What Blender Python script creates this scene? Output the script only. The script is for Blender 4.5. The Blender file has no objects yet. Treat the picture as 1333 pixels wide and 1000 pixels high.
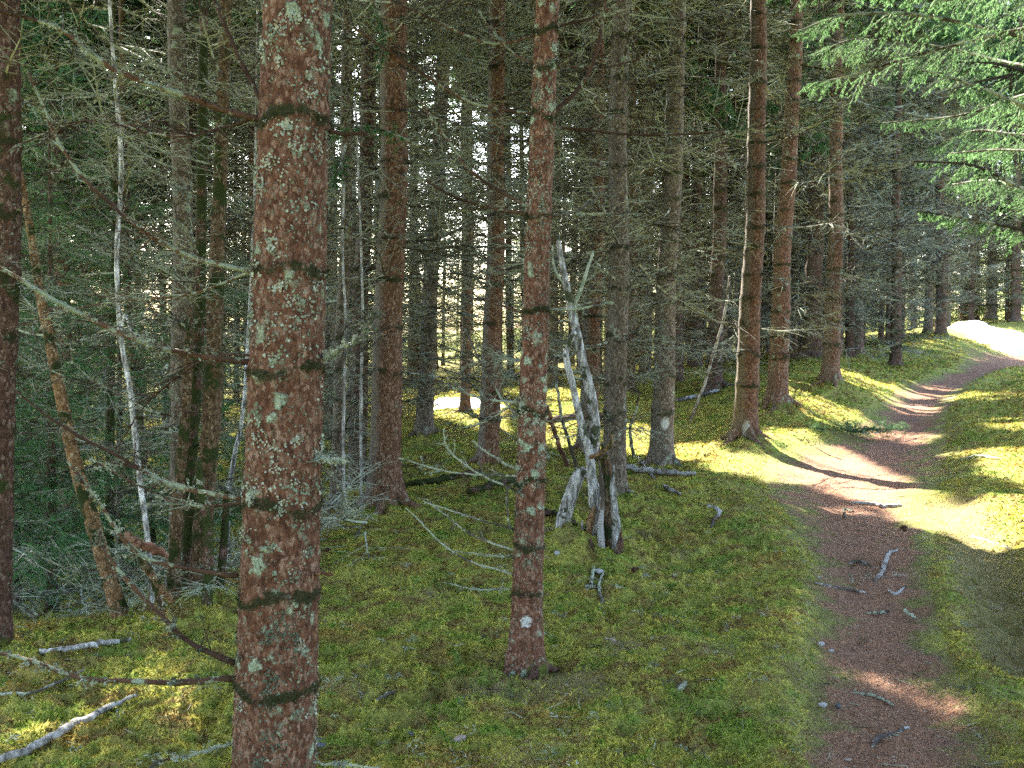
import bpy, math, random
import numpy as np
from mathutils import Vector
R = math.radians
scene = bpy.context.scene
rng = np.random.default_rng(7)
random.seed(7)

# ------------------------------------------------------------------ camera, world, sun, exposure
FPX = 1297.0; PITCH = R(3.09); CAMZ = 1.6
cam_d = bpy.data.cameras.new('camera'); cam = bpy.data.objects.new('camera', cam_d)
scene.collection.objects.link(cam); scene.camera = cam
cam.location = (0, 0, CAMZ); cam.rotation_euler = (math.pi/2 - PITCH, 0, 0)
cam_d.sensor_width = 36; cam_d.lens = 36*FPX/1333; cam_d.clip_end = 1000; cam_d.clip_start = 0.05
SUN_AZ, SUN_EL = R(-20), R(42)
world = bpy.data.worlds.new('World'); scene.world = world; world.use_nodes = True
nt = world.node_tree; bg = nt.nodes['Background']
sky = nt.nodes.new('ShaderNodeTexSky'); sky.sky_type = 'NISHITA'; sky.sun_disc = False
sky.sun_elevation = SUN_EL; sky.sun_rotation = SUN_AZ; sky.air_density = 1.0; sky.dust_density = 2.2
nt.links.new(sky.outputs[0], bg.inputs[0]); bg.inputs[1].default_value = 0.15
sun_d = bpy.data.lights.new('sun', 'SUN'); sun_d.energy = 5.0; sun_d.angle = R(0.5); sun_d.color = (1, .95, .86)
sun = bpy.data.objects.new('sun', sun_d); scene.collection.objects.link(sun)
SDIR = np.array([math.sin(SUN_AZ)*math.cos(SUN_EL), math.cos(SUN_AZ)*math.cos(SUN_EL), math.sin(SUN_EL)])
sun.rotation_euler = Vector(SDIR).to_track_quat('Z', 'Y').to_euler()
scene.view_settings.view_transform = 'Standard'; scene.view_settings.look = 'None'
scene.view_settings.exposure = 3.22; scene.view_settings.gamma = 1
scene.render.engine = 'CYCLES'
scene.cycles.max_bounces = 7; scene.cycles.diffuse_bounces = 4; scene.cycles.transmission_bounces = 3
scene.cycles.glossy_bounces = 2; scene.cycles.caustics_reflective = False; scene.cycles.caustics_refractive = False
scene.cycles.sample_clamp_indirect = 3
scene.cycles.use_denoising = False

# ------------------------------------------------------------------ helpers
SP, CP = math.sin(PITCH), math.cos(PITCH)
def ray(px, py):
    dx = (px-666.5)/FPX; dy = -(py-500)/FPX
    return np.array([dx, CP+dy*SP, -SP+dy*CP])
def at(px, py, Y):                       # the point seen at a pixel of the photo, Y metres ahead
    d = ray(px, py); return np.array([0, 0, CAMZ]) + d*(Y/d[1])
def tag(o, label=None, cat=None, group=None, kind=None):
    if label: o['label'] = label
    if cat: o['category'] = cat
    if group: o['group'] = group
    if kind: o['kind'] = kind
    return o
def empty(name, loc, label=None, cat=None, group=None):
    o = bpy.data.objects.new(name, None); scene.collection.objects.link(o)
    o.location = [float(v) for v in loc]; o.empty_display_size = .2
    return tag(o, label, cat, group)
def mesh_data(name, V, F, mat=None, smooth=True, attrs=None):
    """F is an (n,3) or (n,4) array, or a list of both"""
    Fs = F if isinstance(F, list) else [F]
    Fs = [np.asarray(f, np.int32) for f in Fs if len(f)]
    m = bpy.data.meshes.new(name)
    V = np.asarray(V, np.float32); m.vertices.add(len(V)); m.vertices.foreach_set('co', V.ravel())
    nl = sum(f.size for f in Fs); nf = sum(len(f) for f in Fs)
    m.loops.add(nl); m.loops.foreach_set('vertex_index', np.concatenate([f.ravel() for f in Fs]))
    tot = np.concatenate([np.full(len(f), f.shape[1], np.int32) for f in Fs])
    start = np.concatenate([[0], np.cumsum(tot)[:-1]]).astype(np.int32)
    m.polygons.add(nf); m.polygons.foreach_set('loop_start', start); m.polygons.foreach_set('loop_total', tot)
    m.polygons.foreach_set('use_smooth', np.full(nf, smooth))
    for k, a in (attrs or {}).items():
        at_ = m.attributes.new(k, 'FLOAT', 'POINT'); at_.data.foreach_set('value', np.asarray(a, np.float32))
    if mat: m.materials.append(mat)
    m.update(calc_edges=True)
    return m
def obj(name, V, F, mat, parent=None, smooth=True, attrs=None, loc=None):
    o = bpy.data.objects.new(name, mesh_data(name, V, F, mat, smooth, attrs)); scene.collection.objects.link(o)
    if loc is not None: o.location = [float(v) for v in loc]
    if parent: o.parent = parent
    return o
def hsh(ix, iy, s):
    h = (ix.astype(np.int64)*374761393 + iy.astype(np.int64)*668265263 + s*982451653) & 0xffffffff
    h = ((h ^ (h >> 13))*1274126177) & 0xffffffff
    return ((h ^ (h >> 16)) & 0xffff)/65535.0
def vnoise(x, y, s=0):
    x = np.asarray(x, float); y = np.asarray(y, float)
    ix = np.floor(x); iy = np.floor(y); fx = x-ix; fy = y-iy
    fx = fx*fx*(3-2*fx); fy = fy*fy*(3-2*fy)
    a = hsh(ix, iy, s); b = hsh(ix+1, iy, s); c = hsh(ix, iy+1, s); d = hsh(ix+1, iy+1, s)
    return (a*(1-fx)+b*fx)*(1-fy)+(c*(1-fx)+d*fx)*fy*1.0
def fbm(x, y, s=0, o=3):
    t = 0; a = .5; n = 0
    for k in range(o):
        t = t + a*vnoise(x*2**k+17.3*k, y*2**k-9.1*k, s+k); n += a; a *= .5
    return t/n
def sstep(a, b, x):
    t = np.clip((x-a)/(b-a), 0, 1); return t*t*(3-2*t)

# ------------------------------------------------------------------ terrain
CT = [(350,1130,3.0),(650,1130,3.0),(900,1000,3.6),(1180,1000,3.6),(1380,1000,3.7),(660,873,4.7),(500,668,8.8),(500,800,5.6),
 (770,722,7.0),(860,607,11.8),(975,580,13),(1060,620,10.9),(1015,533,15.5),(1085,505,17.5),(1165,483,23),(1225,443,30),
 (1285,425,36),(1320,465,29),(1180,522,18.5),(1150,560,15),(1150,600,12.2),(1150,700,7.7),(1130,850,5),(1333,610,10),
 (1420,560,11),(1333,505,16),(1333,480,22),(1295,720,6.9),(1250,660,8.7),(1333,800,5.6),(1420,800,5.6),(100,838,5.1),(250,800,5.6),
 (0,865,4.8),(-150,900,4.6),(580,612,11.5),(450,690,8.2),(590,535,17.5),(700,565,14.5),(650,505,26),(930,512,20),(900,560,15.5),
 (1050,475,22),(1300,415,60),(600,455,60),(900,450,60),(100,805,8),(60,785,12),(200,765,10),(-200,800,8),(350,690,11),
 (100,580,24),(0,520,45),(400,540,24),(1600,420,40),(1600,520,20),(1120,480,22),(1100,452,32),(1333,400,100),(666,440,100),(0,470,100),(800,640,9.6)]
def lp(x, y):
    r = np.hypot(x, y); a = np.arctan2(x, y)
    return np.log(np.clip(r, 2.6, 140)), np.clip(a, -.75, .75)*1.6
CP3 = np.array([at(*c) for c in CT])
cu, cv = lp(CP3[:, 0], CP3[:, 1])
def tps(r2): return np.where(r2 > 1e-12, .5*r2*np.log(np.maximum(r2, 1e-12)), 0)
n = len(CT)
K = tps((cu[:, None]-cu)**2+(cv[:, None]-cv)**2) + np.eye(n)*2e-3
Pm = np.stack([np.ones(n), cu, cv], 1)
A = np.block([[K, Pm], [Pm.T, np.zeros((3, 3))]])
W = np.linalg.solve(A, np.concatenate([CP3[:, 2], np.zeros(3)]))
def base_h(x, y):
    x = np.asarray(x, float); y = np.asarray(y, float); sh = x.shape; x = x.ravel(); y = y.ravel()
    u, v = lp(x, y); z = W[n]+W[n+1]*u+W[n+2]*v
    for k in range(n): z = z + W[k]*tps((u-cu[k])**2+(v-cv[k])**2)
    a = np.abs(np.arctan2(x, y)); w = 1-sstep(.75, 1.5, a)
    return (z*w).reshape(sh)
def hit(px, py, h=base_h):
    d = ray(px, py); t = np.geomspace(2, 150, 500); P = np.array([0, 0, CAMZ])+d*t[:, None]
    g = P[:, 2]-h(P[:, 0], P[:, 1]); k = np.argmax(g < 0)
    if g[k] >= 0: k = len(t)-1
    if k == 0: return P[0]
    f = g[k-1]/(g[k-1]-g[k]); return P[k-1]*(1-f)+P[k]*f
# the path: centre and half width, from the pixels of its two edges
PE = [(1030,1330,1160),(1058,1290,1000),(1058,1255,900),(1066,1228,820),(1064,1212,740),(1020,1228,670),(985,1228,625),(990,1235,597),(1060,1242,575),(1108,1243,553),(1136,1244,530),(1160,1254,508),(1202,1278,494),(1240,1316,480),(1285,1360,466)]
pc = []
for l, r, y in PE:
    a, b = hit(l, y), hit(r, y); pc.append(((a[0]+b[0])/2, (a[1]+b[1])/2, abs(b[0]-a[0])/2))
pc.append((pc[-1][0]+6, pc[-1][1]+5, .9)); pc.append((pc[-1][0]+25, pc[-1][1]+18, .9))
pc.insert(0, (pc[0][0]+.1, -6, .45)); pc = np.array(pc)
def path_q(x, y):                        # distance to the centre line in half widths
    best = np.full(np.shape(x), 99.); bd = np.full(np.shape(x), 99.)
    for k in range(len(pc)-1):
        ax, ay, aw = pc[k]; bx, by, bw = pc[k+1]; dx, dy = bx-ax, by-ay; L = dx*dx+dy*dy
        t = np.clip(((x-ax)*dx+(y-ay)*dy)/L, 0, 1); w = aw+(bw-aw)*t
        d = np.hypot(x-ax-t*dx, y-ay-t*dy); q = d/w
        best = np.where(q < best, q, best); bd = np.minimum(bd, d)
    return best, bd
DP = [hit(1235, 645), hit(1275, 700), hit(1300, 770), hit(1345, 860)]
def ditch(x, y):
    d = np.full(np.shape(x), 99.)
    for k in range(3):
        ax, ay = DP[k][:2]; bx, by = DP[k+1][:2]; dx, dy = bx-ax, by-ay; t = np.clip(((x-ax)*dx+(y-ay)*dy)/(dx*dx+dy*dy), 0, 1); d = np.minimum(d, np.hypot(x-ax-t*dx, y-ay-t*dy))
    return np.exp(-(d/.26)**2)
MOUNDS = []                               # x, y, radius, height: filled from the tree list below
def height(x, y, mic=True):
    z = base_h(x, y); q, d = path_q(x, y); off = sstep(.8, 1.9, q)
    r = np.hypot(x, y)
    z = z - .05*(1-sstep(.3, 1.3, q))
    z = z + off*((fbm(x*.55, y*.55, 3, 2)-.5)*.22*sstep(5, 14, r) + (fbm(x*1.7, y*1.7, 5, 2)-.5)*.11)
    z = z + sstep(.9, 1.25, q)*(1-sstep(1.3, 2.1, q))*.035
    z = z - ditch(x, y)*.14
    for mx, my, mr, mh in MOUNDS: z = z + mh*np.exp(-((x-mx)**2+(y-my)**2)/(mr*mr))
    if mic:
        z = z + (.35+.65*off)*((fbm(x*6, y*6, 11, 2)-.5)*.035)
        m = vnoise(x*9, y*9, 21); m3 = vnoise(x*21+5, y*21, 22); m2 = vnoise(x*47, y*47, 23); cl = sstep(.3, .7, vnoise(x*1.3, y*1.3, 29))
        z = z + off*((.35+.65*cl)*(np.abs(m-.5)*-.115-np.abs(m3-.5)*.05)+.034+(m2-.5)*.014) + (1-off)*((m2-.5)*.009+(m3-.5)*.010+(fbm(x*2.6, y*2.6, 33, 2)-.5)*.05)
    return z
def hitg(px, py): return hit(px, py, lambda a, b: height(a, b, False))
def onground(x, y): return np.array([x, y, float(height(np.array([x]), np.array([y]), False)[0])])

# ------------------------------------------------------------------ materials
def newmat(name, rough=.85, spec=.25):
    m = bpy.data.materials.new(name); m.use_nodes = True; t = m.node_tree
    b = t.nodes['Principled BSDF']; b.inputs['Roughness'].default_value = rough
    b.inputs['Specular IOR Level'].default_value = spec
    return m, t, b
class NG:
    def __init__(s, t): s.t = t; s.n = t.nodes; s.l = t.links
    def node(s, ty, **kw):
        o = s.n.new(ty)
        for k, v in kw.items(): setattr(o, k, v)
        return o
    def val(s, inp, v):
        if isinstance(v, (int, float)): inp.default_value = v
        elif isinstance(v, tuple): inp.default_value = v if len(v) == len(inp.default_value) else tuple(v)+(1,)
        else: s.l.new(v, inp)
    def coord(s, scale=(1, 1, 1), out='Object'):
        c = s.node('ShaderNodeTexCoord'); m = s.node('ShaderNodeMapping'); m.inputs['Scale'].default_value = scale
        s.l.new(c.outputs[out], m.inputs[0]); return m.outputs[0]
    def noise(s, co, scale, detail=4, rough=.6, dist=0):
        o = s.node('ShaderNodeTexNoise'); s.l.new(co, o.inputs['Vector']); o.inputs['Scale'].default_value = scale
        o.inputs['Detail'].default_value = detail; o.inputs['Roughness'].default_value = rough; o.inputs['Distortion'].default_value = dist
        return o.outputs['Fac']
    def voro(s, co, scale, feature='F1', out='Distance', rnd=1):
        o = s.node('ShaderNodeTexVoronoi', feature=feature); s.l.new(co, o.inputs['Vector']); o.inputs['Scale'].default_value = scale
        o.inputs['Randomness'].default_value = rnd
        return o.outputs[out]
    def ramp(s, f, stops, interp='LINEAR'):
        o = s.node('ShaderNodeValToRGB'); r = o.color_ramp; r.interpolation = interp
        while len(r.elements) < len(stops): r.elements.new(.5)
        for e, (p, c) in zip(r.elements, stops): e.position = p; e.color = tuple(c)+(1,) if len(c) == 3 else c
        s.l.new(f, o.inputs[0]); return o.outputs[0]
    def mix(s, f, a, b, mode='MIX'):
        o = s.node('ShaderNodeMix', data_type='RGBA', blend_type=mode)
        s.val(o.inputs[0], f); s.val(o.inputs[6], a); s.val(o.inputs[7], b); return o.outputs[2]
    def math(s, op, a, b=0.0, c=None, clamp=False):
        o = s.node('ShaderNodeMath', operation=op, use_clamp=clamp); s.val(o.inputs[0], a); s.val(o.inputs[1], b)
        if c is not None: s.val(o.inputs[2], c)
        return o.outputs[0]
    def step(s, x, a, b):
        o = s.node('ShaderNodeMapRange', interpolation_type='SMOOTHSTEP'); s.val(o.inputs[0], x)
        o.inputs[1].default_value = a; o.inputs[2].default_value = b; return o.outputs[0]
    def bump(s, h, strength, dist, b):
        o = s.node('ShaderNodeBump'); o.inputs['Strength'].default_value = strength; o.inputs['Distance'].default_value = dist
        s.l.new(h, o.inputs['Height']); s.l.new(o.outputs[0], b.inputs['Normal'])
    def attr(s, name):
        o = s.node('ShaderNodeAttribute', attribute_name=name); return o.outputs['Fac']

def moss_color(g, co):
    n1 = g.noise(co, 1.9, 4, .55); n2 = g.noise(co, 6, 4, .6); n3 = g.noise(co, 40, 3, .7)
    c = g.ramp(n1, [(.36, (.14, .20, .03)), (.44, (.26, .27, .05)), (.50, (.42, .35, .075)), (.56, (.25, .25, .045)), (.64, (.34, .22, .06))])
    c = g.mix(g.math('MULTIPLY', g.step(n2, .50, .60), .9), c, (.20, .115, .05))
    c = g.mix(g.step(n2, .44, .32), c, (.13, .22, .03))
    n4 = g.noise(co, 17, 4, .7); c = g.mix(g.step(n4, .56, .70), c, (.33, .32, .07)); c = g.mix(g.math('MULTIPLY', g.step(n4, .42, .30), .8), c, (.055, .06, .015))
    return c, n3
def bark(name, base, lich=.5, side=.0, scale=1.0, moss=0.0, flecks=.5):
    m, t, b = newmat(name, .9, .15); g = NG(t)
    co = g.coord((1, 1, 1)); cz = g.coord((1, 1, .6)); oi = g.node('ShaderNodeObjectInfo').outputs['Random']
    d, md, l = base
    czd = g.node('ShaderNodeVectorMath', operation='MULTIPLY_ADD'); nd = g.node('ShaderNodeTexNoise'); nd.inputs['Scale'].default_value = 60; g.l.new(co, nd.inputs['Vector']); g.l.new(nd.outputs['Color'], czd.inputs[0]); czd.inputs[1].default_value = (.014,)*3; g.l.new(cz, czd.inputs[2]); fl = g.voro(czd.outputs[0], 105*scale, 'F1', 'Distance'); fc = g.voro(czd.outputs[0], 105*scale, 'F1', 'Color')
    n = g.noise(cz, 38*scale, 8, .75); n2 = g.noise(co, 5, 3, .6)
    c = g.ramp(n, [(.33, d), (.5, md), (.68, l)])
    sep = g.node('ShaderNodeSeparateColor'); g.l.new(fc, sep.inputs[0])
    c = g.mix(g.math('MULTIPLY', g.step(sep.outputs[0], .55, .95), .55), c, d)
    c = g.mix(g.math('MULTIPLY', g.step(sep.outputs[1], .78, .95), flecks), c, tuple(min(1, v*1.5+.07) for v in l))
    c = g.mix(g.step(n2, .5, .75), c, g.mix(.5, c, d))
    # foliose lichen rosettes and a grey film mixing lichen with painted light
    w = g.node('ShaderNodeVectorMath', operation='MULTIPLY_ADD'); nz = g.node('ShaderNodeTexNoise'); nz.inputs['Scale'].default_value = 45
    nz.inputs['Detail'].default_value = 3
    g.l.new(co, nz.inputs['Vector']); g.l.new(nz.outputs['Color'], w.inputs[0]); w.inputs[1].default_value = (.05,)*3; g.l.new(co, w.inputs[2])
    v = g.voro(w.outputs[0], 15*scale, 'F1', 'Distance'); vb = g.noise(co, 3.2, 4, .65)
    lm = g.math('MULTIPLY', g.step(v, .42, .26), g.step(vb, .66-.30*lich, .74-.30*lich))
    v2 = g.voro(w.outputs[0], 60*scale, 'F1', 'Distance'); lm2 = g.math('MULTIPLY', g.step(v2, .36, .22), g.step(g.noise(co, 9, 3, .6), .62-.25*lich, .70-.25*lich))
    lm = g.math('MAXIMUM', lm, g.math('MULTIPLY', lm2, .8))
    lc = g.ramp(g.noise(co, 130, 2, .6), [(.3, (.14, .17, .11)), (.6, (.34, .38, .27)), (.75, (.48, .50, .40))])
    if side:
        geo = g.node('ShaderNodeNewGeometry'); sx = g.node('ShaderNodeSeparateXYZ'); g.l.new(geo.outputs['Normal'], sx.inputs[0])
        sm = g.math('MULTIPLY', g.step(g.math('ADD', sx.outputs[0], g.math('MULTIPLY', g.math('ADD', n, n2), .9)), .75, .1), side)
        c = g.mix(sm, c, g.mix(n, (.12, .10, .075), (.30, .27, .22)))  # left-facing bark greyed: light from the left painted in along with lichen
    c = g.mix(lm, c, lc)
    if moss:
        mm = g.step(g.noise(co, 7, 5, .65), .62-.25*moss, .70-.25*moss)
        c = g.mix(mm, c, (.035, .045, .012))
    col = g.attr('collar'); cm = g.step(g.math('ADD', col, g.math('MULTIPLY', g.math('SUBTRACT', g.noise(co, 11, 5, .75), .5), 3.4)), .45, .9)
    c = g.mix(g.math('MULTIPLY', cm, .93), c, g.mix(g.noise(co, 60, 2, .6), (.012, .012, .006), (.05, .055, .02)))
    bs = g.attr('basemoss'); bm_ = g.step(g.math('ADD', bs, g.math('MULTIPLY', g.math('SUBTRACT', g.noise(co, 16, 5, .75), .5), 2.6)), .5, .9)
    c = g.mix(bm_, c, g.mix(g.noise(co, 50, 2, .6), (.05, .06, .012), (.18, .19, .04)))
    pt = g.attr('paint'); pm = g.step(g.math('ADD', pt, g.math('MULTIPLY', g.math('SUBTRACT', g.noise(co, 45, 5, .8), .5), 2.2)), .45, .7)
    c = g.mix(g.math('MULTIPLY', pm, .7), c, (.62, .62, .58))
    hs = g.node('ShaderNodeHueSaturation'); g.l.new(c, hs.inputs['Color']); g.val(hs.inputs['Value'], g.math('MULTIPLY_ADD', oi, .4, .8))
    g.l.new(hs.outputs[0], b.inputs['Base Color'])
    h = g.math('ADD', g.math('MULTIPLY', g.math('SUBTRACT', 1.0, fl), .6), g.math('ADD', g.math('MULTIPLY', n, .8), g.math('MULTIPLY', lm, .8)))
    g.bump(h, 1.0, .008, b)
    return m
RED = ((.045, .021, .013), (.145, .062, .037), (.26, .155, .105))
BRN = ((.05, .025, .015), (.155, .074, .042), (.27, .165, .11))
GRY = ((.055, .038, .028), (.125, .088, .062), (.24, .195, .155))
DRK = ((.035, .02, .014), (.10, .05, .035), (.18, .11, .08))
ORG = ((.07, .04, .02), (.25, .13, .055), (.42, .28, .16))
M = dict(
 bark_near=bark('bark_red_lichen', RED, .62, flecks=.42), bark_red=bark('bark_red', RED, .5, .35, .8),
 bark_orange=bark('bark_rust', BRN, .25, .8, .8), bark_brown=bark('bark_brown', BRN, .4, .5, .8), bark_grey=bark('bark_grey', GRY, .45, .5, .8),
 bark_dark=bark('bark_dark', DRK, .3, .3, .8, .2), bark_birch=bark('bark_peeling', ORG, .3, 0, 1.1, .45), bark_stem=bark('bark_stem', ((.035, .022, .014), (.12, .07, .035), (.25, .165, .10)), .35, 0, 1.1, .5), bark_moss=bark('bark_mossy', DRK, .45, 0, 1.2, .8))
def twigmat(name, c1, c2, lc, amt=.5):
    m, t, b = newmat(name, .9, .15); g = NG(t); co = g.coord()
    c = g.mix(g.noise(co, 30, 3, .6), c1, c2); lf = g.noise(co, 1.9, 2, .6); c = g.mix(g.step(lf, .56, .42), c, g.mix(.6, c, (.02, .014, .01))); lm = g.step(g.math('ADD', g.noise(co, 16, 4, .7), g.math('MULTIPLY', g.math('SUBTRACT', lf, .5), .9)), .62-.3*amt, .70-.3*amt)
    c = g.mix(lm, c, lc); g.l.new(c, b.inputs['Base Color']); g.bump(g.noise(co, 160, 2, .6), .6, .004, b)
    return m
M['twig'] = twigmat('dead_twig', (.065, .05, .034), (.15, .125, .09), (.31, .33, .24), .5)
M['twig_pale'] = twigmat('lichen_twig', (.11, .09, .07), (.28, .25, .21), (.36, .39, .29), .55)
M['branch_near'] = twigmat('branch_near', (.07, .035, .02), (.16, .085, .055), (.26, .29, .20), .3)
M['stick'] = twigmat('bleached_stick', (.10, .075, .055), (.26, .21, .18), (.36, .34, .32), .5)
M['stickred'] = twigmat('raw_red_stick', (.07, .03, .018), (.24, .105, .06), (.25, .14, .09), .4)
def birchmat(name, amt, k=.5):
    m, t, b = newmat(name, .8, .2); g = NG(t); co = g.coord(); cz = g.coord((1, 1, .3))
    c = g.ramp(g.noise(cz, 30, 5, .7), [(.36, (.07, .06, .05)), (.47, (.24, .22, .20)), (.63, (k, k*.96, k*.93))])
    c = g.mix(g.step(g.noise(co, 7, 4, .7), .66-.25*amt, .72-.25*amt), c, (.05, .055, .025))
    g.l.new(c, b.inputs['Base Color']); g.bump(g.noise(co, 90, 3, .6), .6, .004, b); return m
M['birch'] = birchmat('birch_white', .2); M['birch_bright'] = birchmat('birch_bright', .0, .95); M['birch_mossy'] = birchmat('birch_lichen', .45, .62)
def needle(name, a, b_, trans):
    m, t, b = newmat(name, .6, .3); g = NG(t); co = g.coord(); oi = g.node('ShaderNodeObjectInfo').outputs['Random']
    c = g.mix(g.noise(co, 1.7, 4, .7), a, b_)
    c = g.mix(g.step(g.noise(co, 23, 2, .5), .5, .8), c, tuple(v*1.5 for v in b_))
    hs = g.node('ShaderNodeHueSaturation'); g.l.new(c, hs.inputs['Color']); g.val(hs.inputs['Value'], g.math('MULTIPLY_ADD', oi, .5, .8))
    g.l.new(hs.outputs[0], b.inputs['Base Color'])
    tr = g.node('ShaderNodeBsdfTranslucent'); g.l.new(hs.outputs[0], tr.inputs[0]); mx = g.node('ShaderNodeMixShader'); mx.inputs[0].default_value = trans
    g.l.new(b.outputs[0], mx.inputs[1]); g.l.new(tr.outputs[0], mx.inputs[2]); g.l.new(mx.outputs[0], t.nodes['Material Output'].inputs[0]); return m
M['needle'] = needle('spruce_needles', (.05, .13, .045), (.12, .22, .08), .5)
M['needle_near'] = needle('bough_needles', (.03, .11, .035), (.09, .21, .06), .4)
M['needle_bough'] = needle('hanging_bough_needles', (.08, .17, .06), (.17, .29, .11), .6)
M['needle_lit'] = needle('edge_needles', (.22, .28, .10), (.34, .39, .17), .55)  # paler, yellower needle copy: backlit sunshine put into the colour
M['lichen'] = twigmat('lichen_lobes', (.17, .21, .14), (.28, .32, .22), (.40, .42, .33), .4)

# ground: one shader over moss and path, the path's edge a worn, ragged line
def ground_mat(name):
    m, t, b = newmat(name, .95, .1); g = NG(t); co = g.coord()
    c, n3 = moss_color(g, co)
    c = g.mix(g.step(n3, .62, .36), c, g.mix(.5, c, (.02, .025, .005)))
    nb = g.noise(co, 3.4, 6, .75); c = g.mix(g.math('MULTIPLY', g.step(nb, .52, .66), .55), c, (.10, .085, .03))
    lit = g.attr('litter'); lc = g.ramp(g.noise(co, 60, 5, .75), [(.3, (.05, .028, .018)), (.5, (.13, .075, .05)), (.7, (.26, .17, .12))])
    c = g.mix(g.step(g.math('ADD', lit, g.math('MULTIPLY', g.math('SUBTRACT', g.noise(co, 9, 5, .7), .5), 1.2)), .4, .7), c, lc)
    q = g.attr('pathq')
    edge = g.math('ADD', q, g.math('MULTIPLY', g.math('SUBTRACT', g.noise(co, 2.6, 6, .75), .5), -1.7)); edge = g.math('SUBTRACT', edge, g.math('MULTIPLY', lit, .8))
    pc_ = g.ramp(g.noise(co, 85, 5, .8), [(.30, (.085, .040, .022)), (.47, (.25, .128, .075)), (.62, (.38, .225, .145)), (.76, (.58, .45, .33))])
    pc_ = g.mix(g.step(g.noise(co, 2.4, 4, .6), .5, .72), pc_, g.mix(.5, pc_, (.17, .105, .085)))
    yel = g.mix(g.noise(co, 30, 3, .7), (.11, .12, .03), (.26, .24, .085))
    c = g.mix(.3, c, (.42, .44, .11)); c = g.mix(g.step(edge, .30, .62), c, yel)
    c = g.mix(g.step(edge, .52, .80), c, pc_)
    g.l.new(c, b.inputs['Base Color'])
    h = g.math('ADD', g.noise(co, 50, 4, .75), g.math('MULTIPLY', g.voro(co, 80), .5)); g.bump(h, .9, .02, b)
    return m
M['ground'] = ground_mat('moss_and_needle_litter')
def mossblade(name):
    m, t, b = newmat(name, .9, .1); g = NG(t); co = g.coord(); c, n3 = moss_color(g, co)
    r = g.attr('rnd'); c = g.mix(g.step(r, .1, 1.), g.mix(1.0, c, (.62, .62, .55), 'MULTIPLY'), g.mix(1.0, c, (1.75, 1.85, 1.7), 'MULTIPLY'))
    g.l.new(c, b.inputs['Base Color']); tr = g.node('ShaderNodeBsdfTranslucent'); g.l.new(c, tr.inputs[0]); mx = g.node('ShaderNodeMixShader'); mx.inputs[0].default_value = .3
    g.l.new(b.outputs[0], mx.inputs[1]); g.l.new(tr.outputs[0], mx.inputs[2]); g.l.new(mx.outputs[0], t.nodes['Material Output'].inputs[0]); return m
M['mossblade'] = mossblade('moss_shoots')
m_, t_, b_ = newmat('needle_litter', .9, .1); g_ = NG(t_); g_.l.new(g_.ramp(g_.attr('rnd'), [(0, (.06, .03, .02)), (.5, (.20, .11, .075)), (.85, (.36, .24, .17)), (1, (.5, .42, .34))]), b_.inputs[0]); M['litter'] = m_
m_, t_, b_ = newmat('snow', .6, .3); b_.inputs['Base Color'].default_value = (.82, .84, .88, 1); g_ = NG(t_); g_.bump(g_.noise(g_.coord(), 12, 5, .7), .5, .05, b_); M['snow'] = m_; g_.l.new(g_.mix(g_.math('MULTIPLY', g_.step(g_.noise(g_.coord(), 26, 5, .8), .56, .68), .6), (.58, .61, .68), (.16, .13, .10)), b_.inputs[0])
def rockmat(name, a, b2):
    m, t, b = newmat(name, .75, .3); g = NG(t); co = g.coord(); g.l.new(g.mix(g.noise(co, 30, 5, .7), a, b2), b.inputs[0]); g.bump(g.noise(co, 40, 4, .7), .5, .01, b); return m
M['slate'] = rockmat('slate', (.05, .055, .065), (.13, .135, .155)); M['pinkrock'] = rockmat('pinkish_stone', (.22, .15, .13), (.42, .33, .30)); M['quartz'] = rockmat('white_stone', (.22, .21, .21), (.45, .44, .44))

# ------------------------------------------------------------------ lit patches: gaps in the canopy along the sun's rays
LIT = [
 [(985,560),(1060,577),(1140,602),(1205,638),(1240,662),(1260,695),(1225,690),(1170,660),(1110,640),(1050,622),(1010,592)],
 [(1040,652),(1100,655),(1120,664),(1060,664)],
 [(1333,635),(1400,640),(1400,705),(1270,705),(1240,650),(1290,655)], [(1055,532),(1150,545),(1215,566),(1190,573),(1120,560),(1060,545)],
 [(1005,755),(1040,760),(1068,805),(1045,800)], [(1015,805),(1030,812),(1108,868),(1090,866)], [(1145,860),(1200,878),(1262,915),(1250,922),(1180,890)],
 [(925,722),(985,733),(975,744),(930,735)], [(1020,505),(1075,515),(1090,535),(1030,530)], [(1095,483),(1120,488),(1160,520),(1130,515)],
 [(865,578),(925,582),(920,600),(870,600)], [(940,598),(1010,602),(1000,622),(945,615)], [(1235,424),(1333,430),(1380,470),(1270,455)],
 [(1150,500),(1240,503),(1235,510),(1160,508)], [(1240,515),(1330,512),(1333,520),(1230,522)], [(1285,590),(1350,580),(1350,625),(1300,620)],
 [(1230,585),(1290,592),(1290,600),(1225,592)], [(1160,520),(1215,527),(1200,533),(1150,528)],
 [(560,512),(650,520),(650,560),(570,540)], [(700,508),(770,515),(770,585),(705,570)], [(815,560),(850,560),(850,590),(815,590)],
 [(240,893),(287,893),(287,942),(245,938)], [(45,932),(95,935),(95,952),(50,950)], [(170,880),(235,885),(230,900),(175,897)],
 [(1180,455),(1260,448),(1290,458),(1230,470),(1180,472)], [(1290,545),(1345,535),(1345,560),(1300,565)], [(1100,610),(1000,560),(1010,556),(1120,590)]]
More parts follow.
